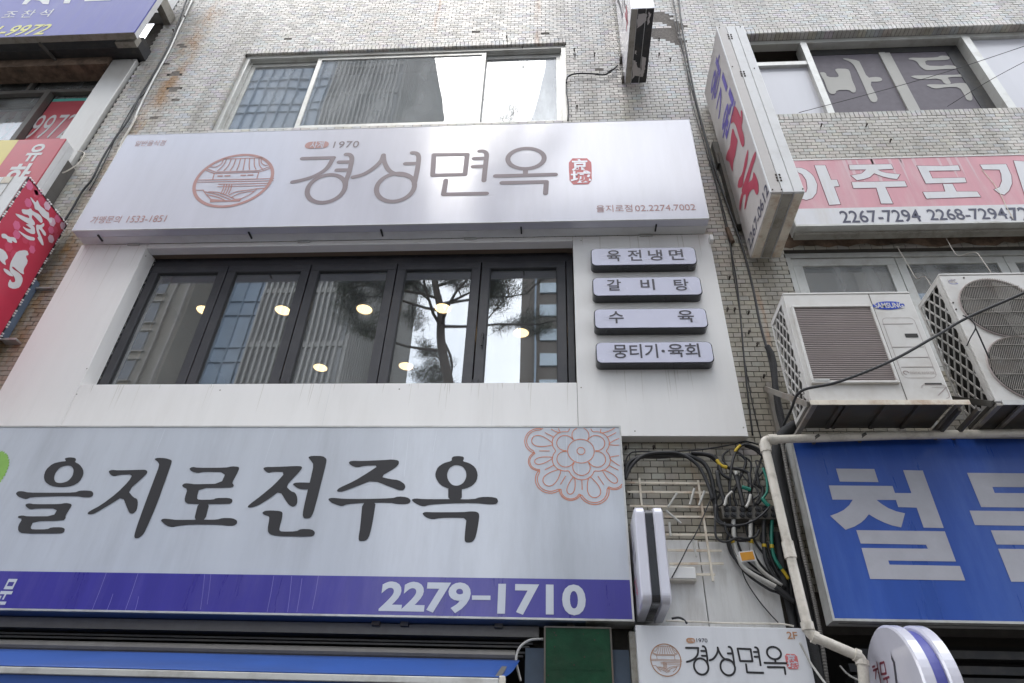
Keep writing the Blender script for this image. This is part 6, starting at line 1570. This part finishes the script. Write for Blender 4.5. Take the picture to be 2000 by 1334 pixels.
# pine
pt = thing('pine_tree', (-2.2, -4.0, 0), 'tall street pine behind the viewer, its trunk mirrored in the folding window', 'tree')
random.seed(14)
trunk = smooth_pts([Vector(q) for q in ((-1.9, -4.0, -.1), (-2.0, -3.9, 4), (-2.1, -4.05, 8), (-2.45, -4.0, 10.0), (-2.85, -4.0, 11.6), (-2.95, -3.95, 12.6), (-3.25, -4.05, 14), (-3.0, -4.0, 15.8), (-3.1, -4.0, 17.0))], 6)
MB().tube(trunk, .17, 10, r1=.05).build('trunk', M['bark'], pt, smooth=True)
limbs = MB(); needles = MB()
def tuft(c, r, n):
    for _ in range(n):
        d = Vector((random.gauss(0, 1), random.gauss(0, 1), random.gauss(0, .7) + .25)).normalized()
        s = c + Vector((random.uniform(-1, 1), random.uniform(-1, 1), random.uniform(-.5, .5))) * r * .55
        e = s + d * random.uniform(.14, .26); w_ = d.cross(Vector((random.random(), random.random(), random.random()))).normalized() * .006
        needles.quad(s - w_, s + w_, e + w_ * .3, e - w_ * .3)
def limb(p0, d, l, r, lvl):
    pts = [p0]; cur = Vector(p0); dd = Vector(d).normalized()
    for k in range(5):
        dd = (dd + Vector((random.uniform(-.28, .28), random.uniform(-.28, .28), random.uniform(-.12, .2)))).normalized(); cur = cur + dd * l / 5; pts.append(cur.copy())
        if lvl < 2 and k > 0:
            sd_ = (dd + Vector((random.uniform(-1, 1), random.uniform(-1, 1), random.uniform(-.3, .6)))).normalized(); limb(cur, sd_, l * .42, r * .5, lvl + 1)
        if lvl >= 1 and k >= 1: tuft(cur, .30, 34)
    limbs.tube(pts, r, 5, r1=r * .4)
    tuft(pts[-1], .3, 34)
for i in range(22):
    t = .5 + .5 * (i / 22) + random.uniform(-.02, .02); p = trunk[min(len(trunk) - 1, int(t * len(trunk)))]
    a = random.uniform(0, 2 * math.pi) if i % 3 else (0 if i % 2 else math.pi) + random.uniform(-.4, .4)
    limb(p, (math.cos(a), math.sin(a) * .7, random.uniform(-.05, .35)), random.uniform(1.5, 2.8), .045, 0)
stuff(limbs.build('limbs', M['bark'], pt))
stuff(needles.build('crown', M['needle'], pt))

# ================================================================== DRIPS, STAINS AND SCRATCHES
M['drip'] = mat('faint_grey_drip', (.66, .64, .60), .5, var=.08, streak=True)
M['drip_dark'] = mat('sooty_drip', (.52, .49, .45), .6, var=.15, streak=True)
M['scratch'] = mat('pale_scratch_on_indigo', (.20, .18, .50), .4, var=.1)
M['drip_pink'] = mat('bleached_pink_patch', (.64, .44, .47), .5, var=.05, streak=True)
random.seed(77)
def drips(par, Y, x0, x1, z, lmin, lmax, w, m, n, nm_='drip_stain', zj=0.0):
    for i in range(n):
        x = random.uniform(x0, x1); l = random.uniform(lmin, lmax); ww = random.uniform(.4, 1) * w; zz = z - random.uniform(0, zj)
        dx = random.uniform(-.004, .004)
        decal(nm_, par, M[m], facade(Y), [[(x - ww, zz), (x + ww, zz), (x + ww * .8 + dx, zz - l * .5), (x + dx * 1.5, zz - l), (x - ww * .7 + dx, zz - l * .5)]], lift=.0008)
drips(cl, YC, -3.95, .15, 4.586, .05, .30, .004, 'drip', 26)
drips(cl, YC, -3.95, .15, 4.586, .03, .12, .003, 'drip_dark', 10)
drips(cl, YC, .25, 1.4, 6.21, .1, .6, .005, 'drip', 8)
drips(cl, YC, .33, 1.25, 4.70, .05, .35, .004, 'drip', 10)
drips(cl, YC, -4.62, -4.0, 6.2, .2, .9, .005, 'drip', 7)
for xa, ya, xb, yb in ((208, 1119, 180, 1192), (270, 1120, 245, 1192), (221, 1160, 209, 1192), (271, 1165, 264, 1193), (400, 1122, 392, 1190), (412, 1122, 405, 1180), (535, 1125, 522, 1195), (570, 1125, 562, 1195), (590, 1130, 580, 1195), (622, 1125, 610, 1190)):
    a = uv(YL, xa, ya); b = uv(YL, xb, yb)
    decal('scratch', lo, M['scratch'], facade(YL), stroke_polys([a, ((a[0] + b[0]) / 2 + .002, (a[1] + b[1]) / 2), b], .0035), lift=.001)
drips(pk, YP, 2.25, 5.2, 7.06, .1, .5, .02, 'drip_pink', 16, 'faded_streak')
for o_, Y_, z_, xa_2, xb_2 in ((lo, YL, LZ1 - .012, -4.4, .45),):
    for i in range(10):
        x = random.uniform(xa_2, xb_2); decal('wrinkle', o_, M['print_pale'], facade(Y_), stroke_polys([(x, z_ - .02), (x + random.uniform(-.02, .02), z_ - random.uniform(.2, .5))], .003), lift=.0007)
# rust marks and worn paint on the green board
for i in range(14):
    x = random.uniform(-.07, .31); z = random.uniform(2.35, 2.69); decal('rust_spot', gb, M['bolt'], facade(4.47), [disc((x, z), random.uniform(.002, .006), 7)], lift=.0015)
MB().ring(-.086, .329, 1.9, 2.701, .010, 4.466, 4.4695).build('rim', M['steel_dark'], gb)
# clamps and ties on the pipes
for t_ in (.25, .6):
    q = along(1, t_); MB().tube([q + Vector((-.005, 0, .008)), q + Vector((.005, 0, -.008))], .034, 14).build('clamp', M['steel_dark'], dp)
    MB().box(q.x - .01, q.x + .01, q.y + .02, 4.69, q.z - .01, q.z + .01).build('clamp', M['steel_dark'], dp)
